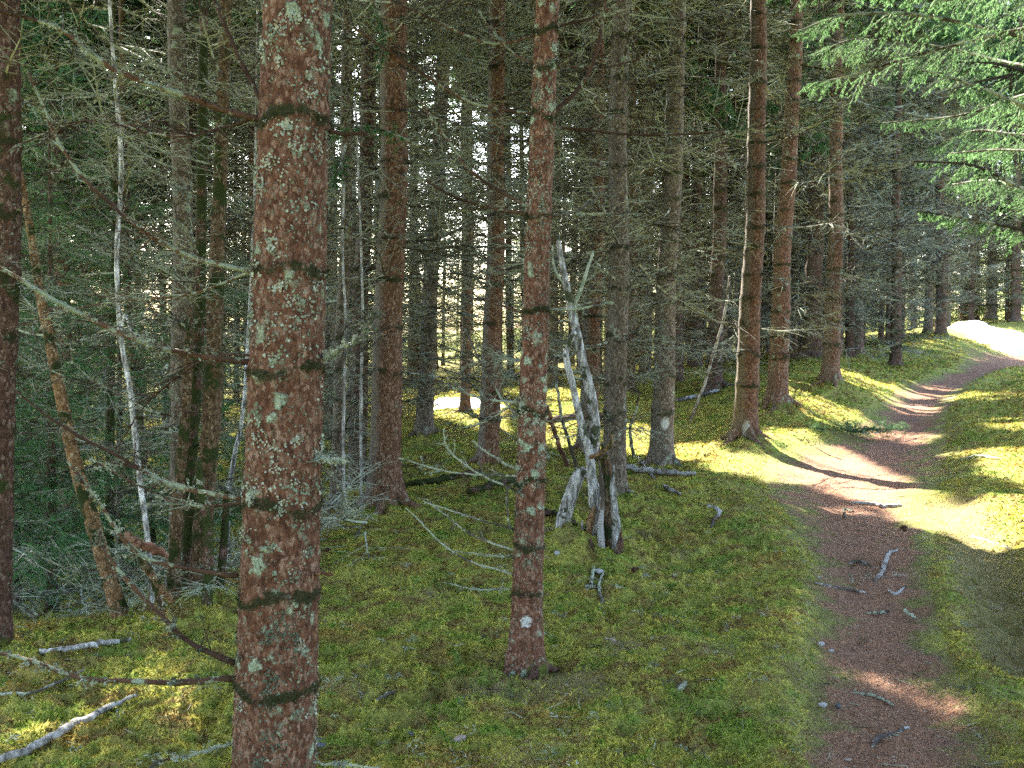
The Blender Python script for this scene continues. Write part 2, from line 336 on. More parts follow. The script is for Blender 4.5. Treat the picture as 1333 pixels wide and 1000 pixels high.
GB = [([(1440,70),(1333,48),(1200,20),(1100,20),(1040,40)], (9,8.8,8.7,8.8,9)), ([(1440,180),(1333,138),(1260,108),(1190,88)], (9,8.5,8.3,8.2)), ([(1440,300),(1333,248),(1268,216),(1190,210)], (9,8.7,8.6,8.6)),
      ([(1440,330),(1333,300),(1260,285),(1195,275)], (9,9.4,9.6,9.8)), ([(1440,-20),(1333,-10),(1220,0),(1110,-10)], (9,9.2,9.4,9.6)), ([(1440,20),(1320,40),(1200,70),(1100,100),(1050,110)], (9,9.8,10.3,10.8,11)),
      ([(1440,120),(1350,120),(1250,150),(1150,160)], (9,10,10.8,11.5)), ([(1440,60),(1350,-20),(1250,-30),(1000,-10)], (9,8.2,7.8,7.6)), ([(1440,220),(1370,200),(1300,195),(1235,200)], (9,9.8,10.6,11.2)), ([(1440,90),(1330,85),(1220,60),(1120,50),(1060,70)], (9,10.5,11.5,12,12.5)), ([(1440,260),(1350,250),(1290,235),(1240,240)], (9,10,11,12)), ([(1440,150),(1340,175),(1270,170),(1215,190)], (9,11,12,13))]
GS = .08; GX0, GY0 = -30., -5.; GN = 1000
lit = np.zeros((GN, GN), bool)
def plane(P): k = P[..., 2]/SDIR[2]; return P[..., 0]-k*SDIR[0], P[..., 1]-k*SDIR[1]
def inpoly(px, py, poly):
    c = False; j = len(poly)-1
    for i in range(len(poly)):
        xi, yi = poly[i]; xj, yj = poly[j]
        if (yi > py) != (yj > py) and px < (xj-xi)*(py-yi)/(yj-yi)+xi: c = not c
        j = i
    return c
for poly in LIT:
    xs = [p[0] for p in poly]; ys = [p[1] for p in poly]; sy = 3 if max(ys) < 640 else 6
    for yy in np.arange(min(ys), max(ys)+1, sy):
        for xx in np.arange(min(xs), max(xs)+1, 8):
            if not inpoly(xx, yy, poly): continue
            P = hit(xx, yy); a, b = plane(P); rr = .06+.008*P[1]
            i0, i1 = int((a-rr-GX0)/GS), int((a+rr-GX0)/GS)+1; sy2 = rr+.0*P[1]+min(P[1]**2*.0012, .5)
            j0, j1 = int((b-sy2-GY0)/GS), int((b+sy2-GY0)/GS)+1
            lit[max(i0, 0):max(i1, 0), max(j0, 0):max(j1, 0)] = True
for p_, y_ in GB:
    Q = np.array([at(a[0], a[1], b) for a, b in zip(p_, y_)])
    for k in range(len(Q)-1):
        for f in np.linspace(0, 1, 10):
            a, b = plane(Q[k]*(1-f)+Q[k+1]*f); i0, j0 = int((a-GX0)/GS), int((b-GY0)/GS); lit[i0-4:i0+5, j0-4:j0+5] = True
def islit(P, jit=.0):
    a, b = plane(P)
    if jit: a = a+rng.normal(0, jit, a.shape); b = b+rng.normal(0, jit, b.shape)
    i = ((a-GX0)/GS).astype(int); j = ((b-GY0)/GS).astype(int); ok = (i >= 0) & (i < GN) & (j >= 0) & (j < GN)
    return ok & lit[np.clip(i, 0, GN-1), np.clip(j, 0, GN-1)]

# ------------------------------------------------------------------ geometry builders
def nrm(v): return v/np.maximum(np.linalg.norm(v, axis=-1, keepdims=True), 1e-9)
def smooth_curve(pts, n):
    P = np.asarray(pts, float); m = len(P)
    if m == 2: t = np.linspace(0, 1, n)[:, None]; return P[0]*(1-t)+P[1]*t
    E = np.vstack([2*P[0]-P[1], P, 2*P[-1]-P[-2]]); out = []
    for t in np.linspace(0, m-1-1e-6, n):
        k = int(t); f = t-k; a, b, c, d = E[k], E[k+1], E[k+2], E[k+3]
        out.append(.5*((2*b)+(c-a)*f+(2*a-5*b+4*c-d)*f*f+(3*b-a-3*c+d)*f**3))
    return np.array(out)
def tube(P, rad, sides=6, knob=0, seed=0, cap=True):
    P = np.asarray(P, float); n = len(P); rad = np.broadcast_to(rad, (n,)).astype(float)
    T = nrm(np.gradient(P, axis=0)); ref = np.array([0, 0, 1.]) if abs(T[0][2]) < .8 else np.array([1., 0, 0])
    U = nrm(np.cross(T, ref)); Wv = np.cross(T, U); a = np.arange(sides)*2*np.pi/sides
    rr = rad[:, None]*np.ones((1, sides))
    if knob: r_ = np.random.default_rng(seed); rr = rr*(1+knob*r_.normal(0, 1, rr.shape))
    V = P[:, None]+(U[:, None]*np.cos(a)[None, :, None]+Wv[:, None]*np.sin(a)[None, :, None])*rr[..., None]
    V = V.reshape(-1, 3); i = np.arange(n-1)[:, None]*sides; j = np.arange(sides)[None]; k = (j+1) % sides
    F = np.stack([i+j, i+k, i+sides+k, i+sides+j], -1).reshape(-1, 4)
    tris = np.zeros((0, 3), int)
    if cap:
        V = np.vstack([V, P[0]-T[0]*rad[0]*.3, P[-1]+T[-1]*rad[-1]*.5]); c0, c1 = n*sides, n*sides+1
        jj = np.arange(sides); kk = (jj+1) % sides
        tris = np.vstack([np.stack([np.full(sides, c0), kk, jj], 1), np.stack([np.full(sides, c1), (n-1)*sides+jj, (n-1)*sides+kk], 1)])
    return V, F, tris
def tri(F): return np.vstack([F[:, [0, 1, 2]], F[:, [0, 2, 3]]]) if F.shape[1] == 4 else F
class Geo:
    def __init__(s): s.V = []; s.F = []; s.n = 0
    def add(s, V, F):
        if len(V) == 0: return
        s.V.append(V); s.F.append(np.asarray(F)+s.n); s.n += len(V)
    def addtube(s, *a, **k): V, F, T = tube(*a, **k); s.add(V, np.vstack([tri(F), T]))
    def get(s):
        if not s.V: return np.zeros((0, 3)), np.zeros((0, 3), int)
        return np.vstack(s.V), np.vstack(s.F)
def twigs(A, Mi, B, r0):                # bent three-sided twigs, tapering to a point
    n = len(A); r0 = np.broadcast_to(r0, (n,)); d = nrm(B-A); ref = np.tile([0.3, .2, .93], (n, 1)); u = nrm(np.cross(d, ref)); w = np.cross(d, u)
    V = np.zeros((n, 7, 3))
    for k in range(3):
        a = 2*np.pi*k/3; o = u*math.cos(a)+w*math.sin(a); V[:, k] = A+o*r0[:, None]; V[:, 3+k] = Mi+o*(r0*.65)[:, None]
    V[:, 6] = B
    f = []
    for k in range(3): l = (k+1) % 3; f += [(k, l, 3+l), (k, 3+l, 3+k), (3+k, 3+l, 6)]
    F = (np.arange(n)[:, None, None]*7+np.array(f)[None]).reshape(-1, 3)
    return V.reshape(-1, 3), F
def needles(A, B, per, ln, wd, r, hang=.0):   # needles all round each twig A-B
    n = len(A); t = r.random((n, per)); d = nrm(B-A)[:, None]
    p = A[:, None]+(B-A)[:, None]*t[..., None]
    rv = r.normal(0, 1, (n, per, 3)); rv = nrm(rv-(rv*d).sum(-1, keepdims=True)*d)
    dr = nrm(d*.75+rv*.8+np.array([0, 0, -hang])); L = ln*(.7+.6*r.random((n, per, 1)))
    sd = nrm(np.cross(dr, r.normal(0, 1, dr.shape)))*wd
    V = np.stack([p-sd, p+sd, p+dr*L], 2).reshape(-1, 3); return V, np.arange(len(V)).reshape(-1, 3)
def make_branch(r, L=1.5, ntw=22, hairs=3, droop=.25, up=.15, rad=.011, fork=.45, green=0, nl=.02, nw=.0018, hang=.15, sides=4, main_pts=None, side_r=.0035):
    """wood (V,F) and needles (V,F); along +X, or along main_pts"""
    wood, leaf = Geo(), Geo()
    if main_pts is None:
        k = 9; t = np.linspace(0, 1, k); P = np.stack([t*L, np.cumsum(r.normal(0, .012*L, k)), -droop*L*t+up*L*t*t*1.3+np.cumsum(r.normal(0, .008*L, k))], 1); P[0] = 0
    else: P = main_pts; k = len(P); L = np.linalg.norm(np.diff(P, axis=0), axis=1).sum()
    wood.addtube(P, rad*(1-np.linspace(0, .86, k)), sides=sides, knob=.08, seed=int(r.integers(1e6)))
    tt = np.sort(r.uniform(.10, .99, ntw)); idx = tt*(k-1); i0 = np.minimum(idx.astype(int), k-2); f = (idx-i0)[:, None]
    A = P[i0]*(1-f)+P[i0+1]*f; T = nrm(P[i0+1]-P[i0]); up3 = np.array([0, 0, 1.]); S = nrm(np.cross(T, up3+r.normal(0, .25, T.shape)))
    sg = np.where(np.arange(ntw) % 2 == 0, 1, -1)[:, None]; ang = r.uniform(.6, 1.15, ntw)[:, None]
    D = nrm(T*np.cos(ang)+S*sg*np.sin(ang)+r.normal(0, .13, T.shape)+np.array([0, 0, -hang]))
    ln = fork*L*np.minimum(1, .25+1.1*(1-tt))*r.uniform(.35, 1.15, ntw); ln = ln[:, None]
    B = A+D*ln; Mi = A+D*ln*.5+r.normal(0, .04, A.shape)*ln+np.array([0, 0, .05])*ln; B = B+np.array([0, 0, .09])*ln*r.normal(.3, 1, (ntw, 1))
    v, f_ = twigs(A, Mi, B, side_r); wood.add(v, f_)
    if hairs:
        h = hairs; q = r.uniform(.15, .95, (ntw, h, 1)); a = A[:, None]+(B-A)[:, None]*q; dd = nrm(B-A)[:, None]; s2 = nrm(np.cross(dd, up3+r.normal(0, .5, (ntw, h, 3))))
        sg2 = np.where(r.random((ntw, h, 1)) > .5, 1, -1); d2 = nrm(dd*.6+s2*sg2+np.array([0, 0, -hang])); l2 = ln[:, None]*r.uniform(.15, .5, (ntw, h, 1))*(1.1-q)
        b = a+d2*l2; mi = (a+b)/2+r.normal(0, .07, a.shape)*l2
        a, mi, b = [x.reshape(-1, 3) for x in (a, mi, b)]; v, f_ = twigs(a, mi, b, side_r*.6); wood.add(v, f_)
    if green:
        v, f_ = needles(A, B, green, nl, nw, r, hang); leaf.add(v, f_)
        if hairs: v, f_ = needles(a, b, max(3, green//2), nl, nw, r, hang); leaf.add(v, f_)
    return wood.get(), leaf.get()
r0 = np.random.default_rng(3)
LIB_DEAD = [make_branch(r0, 1.7, 26, 3, r0.uniform(.0, .4), r0.uniform(0, .45), .014, .55, hang=.12, side_r=.0052, sides=3) for _ in range(10)]
LIB_FAR = [make_branch(r0, 1.8, 21, 3, r0.uniform(.0, .4), r0.uniform(0, .45), .017, .55, hang=.1, sides=3, side_r=.0085) for _ in range(8)]
LIB_CAN = [make_branch(r0, 1.6, 16, 2, r0.uniform(.1, .4), .3, .014, .5, green=10, nl=.14, nw=.017, hang=.3, sides=3, side_r=.006) for _ in range(8)]
LIB_CANF = [make_branch(r0, 1.6, 12, 2, r0.uniform(.1, .4), .3, .014, .5, green=6, nl=.10, nw=.011, hang=.3, sides=3, side_r=.005) for _ in range(6)]
LIB_GRN = [make_branch(r0, 1.5, 28, 4, r0.uniform(.1, .35), .25, .011, .42, green=18, nl=.034, nw=.0028, hang=.35, sides=3) for _ in range(6)]
def rot(az, tilt, roll=0):
    ca, sa, ct, st, cr, sr = math.cos(az), math.sin(az), math.cos(tilt), math.sin(tilt), math.cos(roll), math.sin(roll)
    Rz = np.array([[ca, -sa, 0], [sa, ca, 0], [0, 0, 1]]); Ry = np.array([[ct, 0, -st], [0, 1, 0], [st, 0, ct]]); Rx = np.array([[1, 0, 0], [0, cr, -sr], [0, sr, cr]])
    return Rz@Ry@Rx
def trunk_geo(axis, r0_, Ht, pw=1., sides=16, dz=.08, flare=.35, whorls=(), seed=0, paint=None, zmax=None, below=.15, cw=.022):
    zs = np.concatenate([np.arange(-below, 1.2, min(dz, .05)), np.arange(1.2, 6, dz), np.arange(6, Ht*.97, .4)]) if dz < .3 else np.arange(-below, Ht*.97, dz)
    if zmax: zs = zs[zs < zmax]
    r = np.random.default_rng(seed); a = np.arange(sides)*2*np.pi/sides
    rad = r0_*np.maximum(1-np.maximum(zs, 0)/Ht, .02)**pw
    lob = np.zeros(sides); ph = r.uniform(0, 6.28, 4)
    for kk, p in zip((3, 4, 5, 7), ph): lob += np.cos(kk*a+p)*.28
    fl = np.exp(-np.maximum(zs+.03, 0)/.14)
    RR = rad[:, None]*(1+flare*fl[:, None]*(1+lob[None]))+0
    RR = RR*(1+.022*np.cos(2*a[None]+zs[:, None]*1.3)+.014*r.normal(0, 1, (len(zs), sides)))
    col = np.zeros((len(zs), sides))
    for w in whorls:
        wob = .012*np.cos(a*2+w*9)+.008*np.cos(a*3+w*5)
        e = np.exp(-((zs[:, None]-w-wob[None])/cw)**2); RR = RR*(1+(.05 if cw < .023 else .11)*e); col = np.maximum(col, e)
    C = axis(zs); V = C[:, None]+np.stack([np.cos(a)[None]*RR, np.sin(a)[None]*RR, np.zeros_like(RR)], -1)
    bm_ = .8*np.exp(-np.maximum(zs, 0)/.06)[:, None]*np.ones((1, sides))
    pt = np.zeros((len(zs), sides))
    if paint is not None:
        for (pz, pa, hz, ha) in paint:
            da = np.abs((a-pa+np.pi) % (2*np.pi)-np.pi)
            pt = np.maximum(pt, np.exp(-((zs[:, None]-pz)/hz)**2-(da[None]/ha)**2)*1.25)
    n_ = len(zs); i = np.arange(n_-1)[:, None]*sides; j = np.arange(sides)[None]; k = (j+1) % sides
    F = np.stack([i+j, i+k, i+sides+k, i+sides+j], -1).reshape(-1, 4)
    return V.reshape(-1, 3), F, dict(collar=col.ravel(), basemoss=bm_.ravel(), paint=pt.ravel())
def spruce_geo(r, Ht, cb, r0_, lean=(0, 0), dead=LIB_DEAD, dead_from=.7, dmul=1.15, can_len=2.0, gap=(.28, .45), nper=(4, 6), dlen=(.5, 1.05), can_lib=LIB_CAN, skip=None, bend=0, can_gap=.42):
    """local geometry of a spruce: axis, whorl heights, dead branches, crown wood + needles"""
    ph = r.uniform(0, 6.28)
    def axis(z): z = np.asarray(z, float); return np.stack([lean[0]*z+bend*z*(1-z/8)+.028*np.sin(z*.9+ph)*np.minimum(z*.5, 1)+.008*np.sin(z*3.1+ph), lean[1]*z+.01*np.cos(z*.9+ph), z], -1)
    wh = []; z = dead_from*r.uniform(.7, 1.1)
    dw = []
    while z < cb:
        wh.append(z)
        if not (skip and skip(z)):
            for b in range(r.integers(*nper)+0):
                w, _ = dead[r.integers(len(dead))]; s = r.uniform(*dlen)*dmul*min(1, .6+.12*z); dw.append((w, s, r.uniform(0, 6.283), r.uniform(-.25, .35), r.uniform(-.5, .5), z+r.normal(0, .03)))
        z += r.uniform(*gap)
    cr = []
    while z < Ht-.4:
        fr = (z-cb)/(Ht-cb); L = can_len*min(1, .75+fr*1.5)*(1-fr)**.8+.3
        for b in range(r.integers(5, 8)):
            cr.append((can_lib[r.integers(len(can_lib))], L/1.6*r.uniform(.75, 1.1), r.uniform(0, 6.283), r.uniform(-.3, .15)+fr*.6, r.uniform(-.3, .3), z+r.normal(0, .08)))
        z += can_gap
    def place(item, s, az, ti, ro, z):
        V, F = item; 
        return V@(rot(az, ti, ro).T)*s+axis(z), F
    D, CW, CL = Geo(), Geo(), Geo()
    return axis, wh, dw, cr, place
def build_cut(entries, place, origin, cull, leafy):
    """join the branches of one tree, leaving out what stands in a gap of the canopy"""
    Wd, Lf = Geo(), Geo()
    for (it, s, az, ti, ro, z) in entries:
        wood, leaf = it if leafy else (it, None)
        V, F = place(wood, s, az, ti, ro, z)
        if cull and not leafy:
            if islit(V[::7]+origin).mean() > .5: continue
        Wd.add(V, F)
        if leafy: Lf.add(*place(leaf, s, az, ti, ro, z))
    out = []
    for G in (Wd, Lf):
        V, F = G.get()
        if cull and leafy and len(F):
            cpt = V[F].mean(1)+origin; keep = ~islit(cpt, .05); F = F[keep]
            used = np.zeros(len(V), bool); used[F] = True; remap = np.cumsum(used)-1; V = V[used]; F = remap[F]
        out.append((V, F))
    return out
NTRI = [0]
def roots(parent, B, r0_, mat, n, seed, reach=3.2):
    r = np.random.default_rng(seed+40); a0 = r.uniform(0, 6.28)
    for k in range(n):
        a = a0+k*6.283/n+r.normal(0, .25); L = r0_*reach*r.uniform(.75, 1.3); t_ = np.linspace(0, 1, 12); bend = r.normal(0, .5)
        d = r0_*.55+t_*L; ang = a+bend*t_*t_; x = B[0]+np.cos(ang)*d; y = B[1]+np.sin(ang)*d; w = r0_*.42*(1-t_)**1.2+.006
        z = height(x, y, False)+(1-t_)**3*r0_*1.0-w*.35-t_*.012
        V, F, T = tube(np.stack([x, y, z], 1)-B, w, 9, .07, seed+k); m = len(V)
        obj('root', V, np.vstack([tri(F), T]), M[mat], parent, attrs=dict(collar=np.zeros(m), basemoss=np.full(m, .38), paint=np.zeros(m)))
def spruce(px, py, Y, w_px, top_px, mat, label, Ht=16, cb=7.5, pw=1., group=None, seed=0, dmul=1.15, dead=LIB_DEAD, mound=None, base=None, sides=16, name='spruce_tree',
           dead_from=.7, skip=None, paint=None, flare=.5, dz=.08, bend=0, can_len=2.0, nper=(4, 6), lean_y=0, twig='twig', dlen=(.5, 1.05), cw=.024, below=.15, noise_disp=0, lichens=0):
    r = np.random.default_rng(seed+100)
    B = base if base is not None else at(px, py, Y); B = onground(B[0], B[1]); r0_ = w_px/2*B[1]/FPX if w_px > 0 else -w_px
    if top_px is None: lean = (.02+r.normal(0, .012), r.normal(0, .01))
    else:
        zt = at(top_px, 0, B[1]); lean = ((zt[0]-B[0])/(zt[2]-B[2]), lean_y)
    axis, wh, dw, cr, place = spruce_geo(r, Ht, cb, r0_, lean, dead, dead_from, dmul, can_len, skip=skip, bend=bend, nper=nper, dlen=dlen)
    t = empty(name, B, label, 'tree', group)
    V, F, at_ = trunk_geo(axis, r0_, Ht, pw, sides, dz, flare, wh, seed, paint, below=below, cw=cw)
    o = obj('trunk', V, F, M[mat], t, attrs=at_)
    if 5.5 < B[1] < 24 and px < 1300: roots(t, B, r0_, mat, 5, seed)
    (V, F), _ = build_cut(dw, place, B, True, False)
    if len(F): obj('dead_branches', V, F, M[twig], t, smooth=False); NTRI[0] += len(F)
    (V, F), (V2, F2) = build_cut(cr, place, B, True, True)
    if len(F): ob = obj('crown_limbs', V, F, M['twig'], t, smooth=False)
    if len(F2): obj('crown', V2, F2, M['needle'], t, smooth=False); NTRI[0] += len(F)+len(F2)
    return t, axis, r0_, B, wh

# ------------------------------------------------------------------ tree table (pixel of the foot in the photo, metres ahead, trunk width px, x at the picture's top)
TREES = [
 # px, py, Y, w, top, mat, label, kwargs
 (-12, 848, 5.0, 41, 18, 'bark_dark', 'dark barked spruce cut by the left edge of the photo', dict(Ht=12, dmul=.5, nper=(2, 4), seed=2, cb=5)),
 (500, 668, 8.8, 41, 512, 'bark_orange', 'stout rusty spruce with a flared mossy foot, left of the slim foreground spruce', dict(cb=9.5, Ht=18, pw=.8, seed=4, flare=.75, dead_from=1.2, nper=(3, 5))),
 (553, 560, 14.2, 22, 578, 'bark_grey', 'slender dark grey spruce beside the small snow patch', dict(cb=9.5, Ht=18, seed=5, pw=.8)),
 (635, 612, 11.0, 27, 650, 'bark_orange', 'rusty brown spruce just right of the small snow patch', dict(Ht=16, seed=6, pw=.9, flare=.3)),
 (862, 607, 11.8, 30, 880, 'bark_grey', 'greyish spruce with a white lichen patch near its foot', dict(Ht=16, seed=7, paint=[(.5, -1.5, .08, .42)])),
 (970, 580, 13.0, 30, 990, 'bark_orange', 'thick spruce with a white mark at its foot where the path bends', dict(Ht=17, seed=8, pw=1.1, paint=[(.12, -1.7, .12, .3)])),
 (1012, 533, 15.6, 26, 1036, 'bark_red', 'red brown spruce on the mossy bank, second along the path edge', dict(Ht=16, seed=9, pw=1.1)),
 (1081, 506, 17.5, 22, 1093, 'bark_brown', 'spruce on the sunlit mossy hump, third along the path edge', dict(Ht=16, seed=10, pw=.9)),
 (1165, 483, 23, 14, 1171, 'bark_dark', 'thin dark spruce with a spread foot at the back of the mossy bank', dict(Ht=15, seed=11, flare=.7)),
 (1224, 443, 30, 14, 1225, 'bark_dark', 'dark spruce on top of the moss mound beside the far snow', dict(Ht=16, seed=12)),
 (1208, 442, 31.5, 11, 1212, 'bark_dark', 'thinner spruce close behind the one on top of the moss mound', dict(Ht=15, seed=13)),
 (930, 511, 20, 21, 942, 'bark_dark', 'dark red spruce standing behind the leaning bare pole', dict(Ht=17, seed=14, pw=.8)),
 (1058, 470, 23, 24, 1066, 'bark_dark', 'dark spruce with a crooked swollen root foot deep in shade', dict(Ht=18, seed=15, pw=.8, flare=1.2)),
 (797, 655, 9.0, 30, 812, 'bark_grey', 'grey lichened spruce directly behind the broken dead tree', dict(Ht=16, seed=16)),
 (765, 592, 12.2, 25, 780, 'bark_orange', 'rusty spruce seen between the pale dead stems', dict(Ht=16, seed=17)),
 (1106, 475, 23, 12, 1107, 'bark_dark', 'narrow shaded spruce between the third and the thin dark bank spruce', dict(Ht=14, seed=18)),
 (233, 735, 7.0, 30, 232, 'bark_grey', 'pale tan spruce rising behind the cluster of mossy stems', dict(dmul=.7, nper=(2, 4), Ht=15, seed=19, flare=.2)),
 (438, 640, 9.6, 18, 452, 'bark_grey', 'thin grey spruce between the lichened foreground spruce and the stout rusty one', dict(cb=9.5, Ht=14, seed=20)),
 (466, 610, 11.2, 24, 478, 'bark_dark', 'dark red spruce half hidden by the stout rusty spruce', dict(cb=9.5, Ht=16, seed=21)),
 (606, 545, 16.5, 13, 612, 'bark_brown', 'thin brown spruce standing at the edge of the small snow patch', dict(cb=9.5, Ht=14, seed=22)),
 (688, 590, 12.4, 16, 696, 'bark_grey', 'grey spruce mostly hidden behind the slim foreground spruce', dict(Ht=15, seed=23)),
 (140, 700, 8.5, 13, 146, 'bark_moss', 'slim mossy dark stem left of the thin white birch', dict(Ht=10, seed=24, cb=6, flare=.1)),
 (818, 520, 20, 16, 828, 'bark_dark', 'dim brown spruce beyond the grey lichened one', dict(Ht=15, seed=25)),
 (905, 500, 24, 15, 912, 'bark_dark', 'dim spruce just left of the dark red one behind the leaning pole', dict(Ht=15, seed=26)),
 (1290, 424, 40, 13, 1291, 'bark_grey', 'pale grey spruce at the back of the far snow', dict(Ht=15, seed=27)),
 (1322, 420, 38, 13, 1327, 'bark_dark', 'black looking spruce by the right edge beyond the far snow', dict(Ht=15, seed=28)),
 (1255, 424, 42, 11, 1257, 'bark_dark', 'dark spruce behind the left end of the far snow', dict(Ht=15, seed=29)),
]
for px, py, Y, w, top, mat, lab, kw in TREES:
    P = at(px, py, Y); MOUNDS.append((P[0], P[1], .35+.012*Y, .05+.003*Y))
P = at(775, 722, 7.0); MOUNDS.append((P[0]-.2, P[1]-.12, .24, .17)); MOUNDS.append((P[0]+.05, P[1]+.1, .4, .06))
P = at(260, 815, 5.6); MOUNDS.append((P[0], P[1], .35, .10))
P = at(683, 880, 4.7); MOUNDS.append((P[0]-.12, P[1]-.1, .22, .04))

for px, py, Y, w, top, mat, lab, kw in TREES:
    if Y >= 11.5: kw = dict(dict(dead=LIB_FAR if Y > 14 else LIB_DEAD, nper=(4, 7), dlen=(.5, 1.15)), **kw)
    spruce(px, py, Y, w, top, mat, lab, cw=.022+.0012*Y, sides=20 if Y < 16 else 12, dz=.06 if Y < 16 else .12, group='spruces standing in the wood', **kw)

# ---- near branches laid along their pixels
def lichen_tufts(Vs, r, n, size=.006):
    n = int(n*1.3)
    """little crumpled lobes scattered at given points"""
    P = Vs[r.integers(0, len(Vs), n)]; d1 = nrm(r.normal(0, 1, (n, 3))); d2 = nrm(np.cross(d1, r.normal(0, 1, (n, 3)))); s = size*(.4+r.random((n, 1)))
    P = P+d2*s*.3
    V = np.stack([P-d1*s*.6, P+d1*s*.6+d2*s*.3, P+d2*s], 1).reshape(-1, 3); return V, np.arange(len(V)).reshape(-1, 3)
def near_branch(parent, B, pts, Y, w0, w1, seed, mat='branch_near', ntw=20, fork=.28, hairs=3, dy=0., lich=0, side_r=.0028, name='branch', hang=.05, label=None):
    r = np.random.default_rng(seed)
    ys = Y+np.linspace(0, 1, len(pts))*dy
    P = np.array([at(p[0], p[1], y) for p, y in zip(pts, ys)])-B; P = smooth_curve(P, 26)
    P[1:] += np.cumsum(r.normal(0, .0016, (25, 3)), 0)
    G = Geo(); G.addtube(P, np.linspace(w0, w1, 26)*.78*Y/FPX/2, sides=7, knob=.10, seed=seed)
    ends = P
    if ntw:
        L = np.linalg.norm(np.diff(P, axis=0), axis=1).sum()
        (V, F), _ = make_branch(r, main_pts=P, ntw=ntw, hairs=hairs, fork=fork, rad=.001, hang=hang, side_r=side_r, sides=3); G.add(V, F)
    V, F = G.get()
    o = obj(name, V, F, M[mat], parent, smooth=True)
    if label: o['label'] = label
    if lich:
        V2, F2 = lichen_tufts(V, r, lich); tag(obj('lichen', V2, F2, M['lichen'], o, smooth=False), kind='stuff')
    return o

# ---- the big lichened spruce in front
def near_spruce(foot, Y, w, top, Ht, mat, label, paints, seed, whp, flare, brs, rs, lich_n, bend=0, sides=96, pw=1., tint=None):
    B0 = at(foot[0], foot[1], Y); B = onground(B0[0], B0[1]); zt = at(top, 0, Y); lean = (zt[0]-B[0])/(zt[2]-B[2])
    r = np.random.default_rng(seed); t = empty('spruce_tree', B, label, 'tree', 'spruces standing in the wood')
    def axis(z): z = np.asarray(z, float); return np.stack([lean*z+bend*np.sin(np.clip(z, 0, 4)/4*np.pi), 0*z, z], -1)
    wz = [at(foot[0], p, Y)[2]-B[2] for p in whp]; z = max(wz)+.5
    while z < 6: wz.append(z); z += .45
    r0_ = w/2*Y/FPX
    V, F, a_ = trunk_geo(axis, r0_, Ht, pw, sides, .02, flare, wz, seed, paints)
    # bark plates
    ang = np.arctan2(V[:, 1]-axis(V[:, 2])[:, 1], V[:, 0]-axis(V[:, 2])[:, 0]); rad = np.linalg.norm(V[:, :2]-axis(V[:, 2])[:, :2], axis=1)
    dsp = (fbm(ang*r0_*55+50, V[:, 2]*28, seed, 3)-.5)*.009; dirv = nrm(np.concatenate([V[:, :2]-axis(V[:, 2])[:, :2], 0*V[:, :1]], 1)); V = V+dirv*dsp[:, None]
    obj('trunk', V, F, M[mat], t, attrs=a_)
    roots(t, B, r0_, mat, 5, seed, 2.4)
    # lichen rosettes stand off the bark
    L = Geo()
    for i in range(lich_n):
        zz = r.uniform(.1, 4.2); aa = r.uniform(0, 6.283); rr0 = r0_*(1-zz/Ht)**pw; c = axis(zz)
        nl = r.integers(14, 40); sp = r.uniform(.008, .028); da = r.normal(0, sp, nl)/rr0; dz_ = r.normal(0, sp, nl); a2 = aa+da
        n3 = np.stack([np.cos(a2), np.sin(a2), 0*a2], 1); P = c+n3*(rr0*1.012+.002)+np.stack([0*a2, 0*a2, dz_], 1); tdir = np.stack([-np.sin(a2), np.cos(a2), 0*a2], 1)
        th = r.uniform(0, 6.283, nl)[:, None]; d1 = tdir*np.cos(th)+np.array([0, 0, 1.])*np.sin(th); d2 = -tdir*np.sin(th)+np.array([0, 0, 1.])*np.cos(th); s = r.uniform(.003, .008, (nl, 1))
        lift = n3*r.uniform(.001, .006, (nl, 1)); Vv = np.stack([P-d1*s*.6, P+d1*s*.6, P+d1*s*.4+d2*s+lift, P-d1*s*.4+d2*s+lift], 1).reshape(-1, 3)
        ff = np.arange(nl)[:, None]*4; L.add(Vv, np.vstack([np.hstack([ff, ff+1, ff+2]), np.hstack([ff, ff+2, ff+3])]))
    V, F = L.get(); tag(obj('lichen', V, F, M['lichen'], t, smooth=False), kind='stuff')
    # moss hanging at the whorls
    G = Geo()
    for z in wz:
        n_ = 260; aa = r.uniform(0, 6.283, n_); rr0 = r0_*(1-z/Ht)**pw*1.05; n3 = np.stack([np.cos(aa), np.sin(aa), 0*aa], 1)
        wob = .012*np.cos(aa*2+z*9)+.008*np.cos(aa*3+z*5)
        P = axis(z)+n3*rr0+np.stack([0*aa, 0*aa, wob+r.normal(0, .008, n_)], 1); d = nrm(n3*.6+r.normal(0, .5, (n_, 3))+np.array([0, 0, -.5])); ln = r.uniform(.008, .022, (n_, 1)); sd = nrm(np.cross(d, n3))*.0018
        G.add(np.stack([P-sd, P+sd, P+d*ln], 1).reshape(-1, 3), np.arange(n_*3).reshape(-1, 3))
    V, F = G.get(); tag(obj('whorl_moss', V, F, M['bark_moss'], t, smooth=False), kind='stuff')
    for i, b in enumerate(brs):
        pts, w0, w1, kw = b; near_branch(t, B, pts, Y, w0, w1, seed*50+i, **kw)
    # crown above the picture
    ax, wh, dw, cr, place = spruce_geo(r, max(Ht, 13), 5.5, r0_, (lean, 0), LIB_DEAD, 4.0, .9)
    (V, F), _ = build_cut(dw, place, B, True, False); obj('dead_branches', V, F, M['twig'], t, smooth=False)
    (V, F), (V2, F2) = build_cut(cr, place, B, True, True); obj('crown_limbs', V, F, M['twig'], t, smooth=False); obj('crown', V2, F2, M['needle'], t, smooth=False)
    return t, B
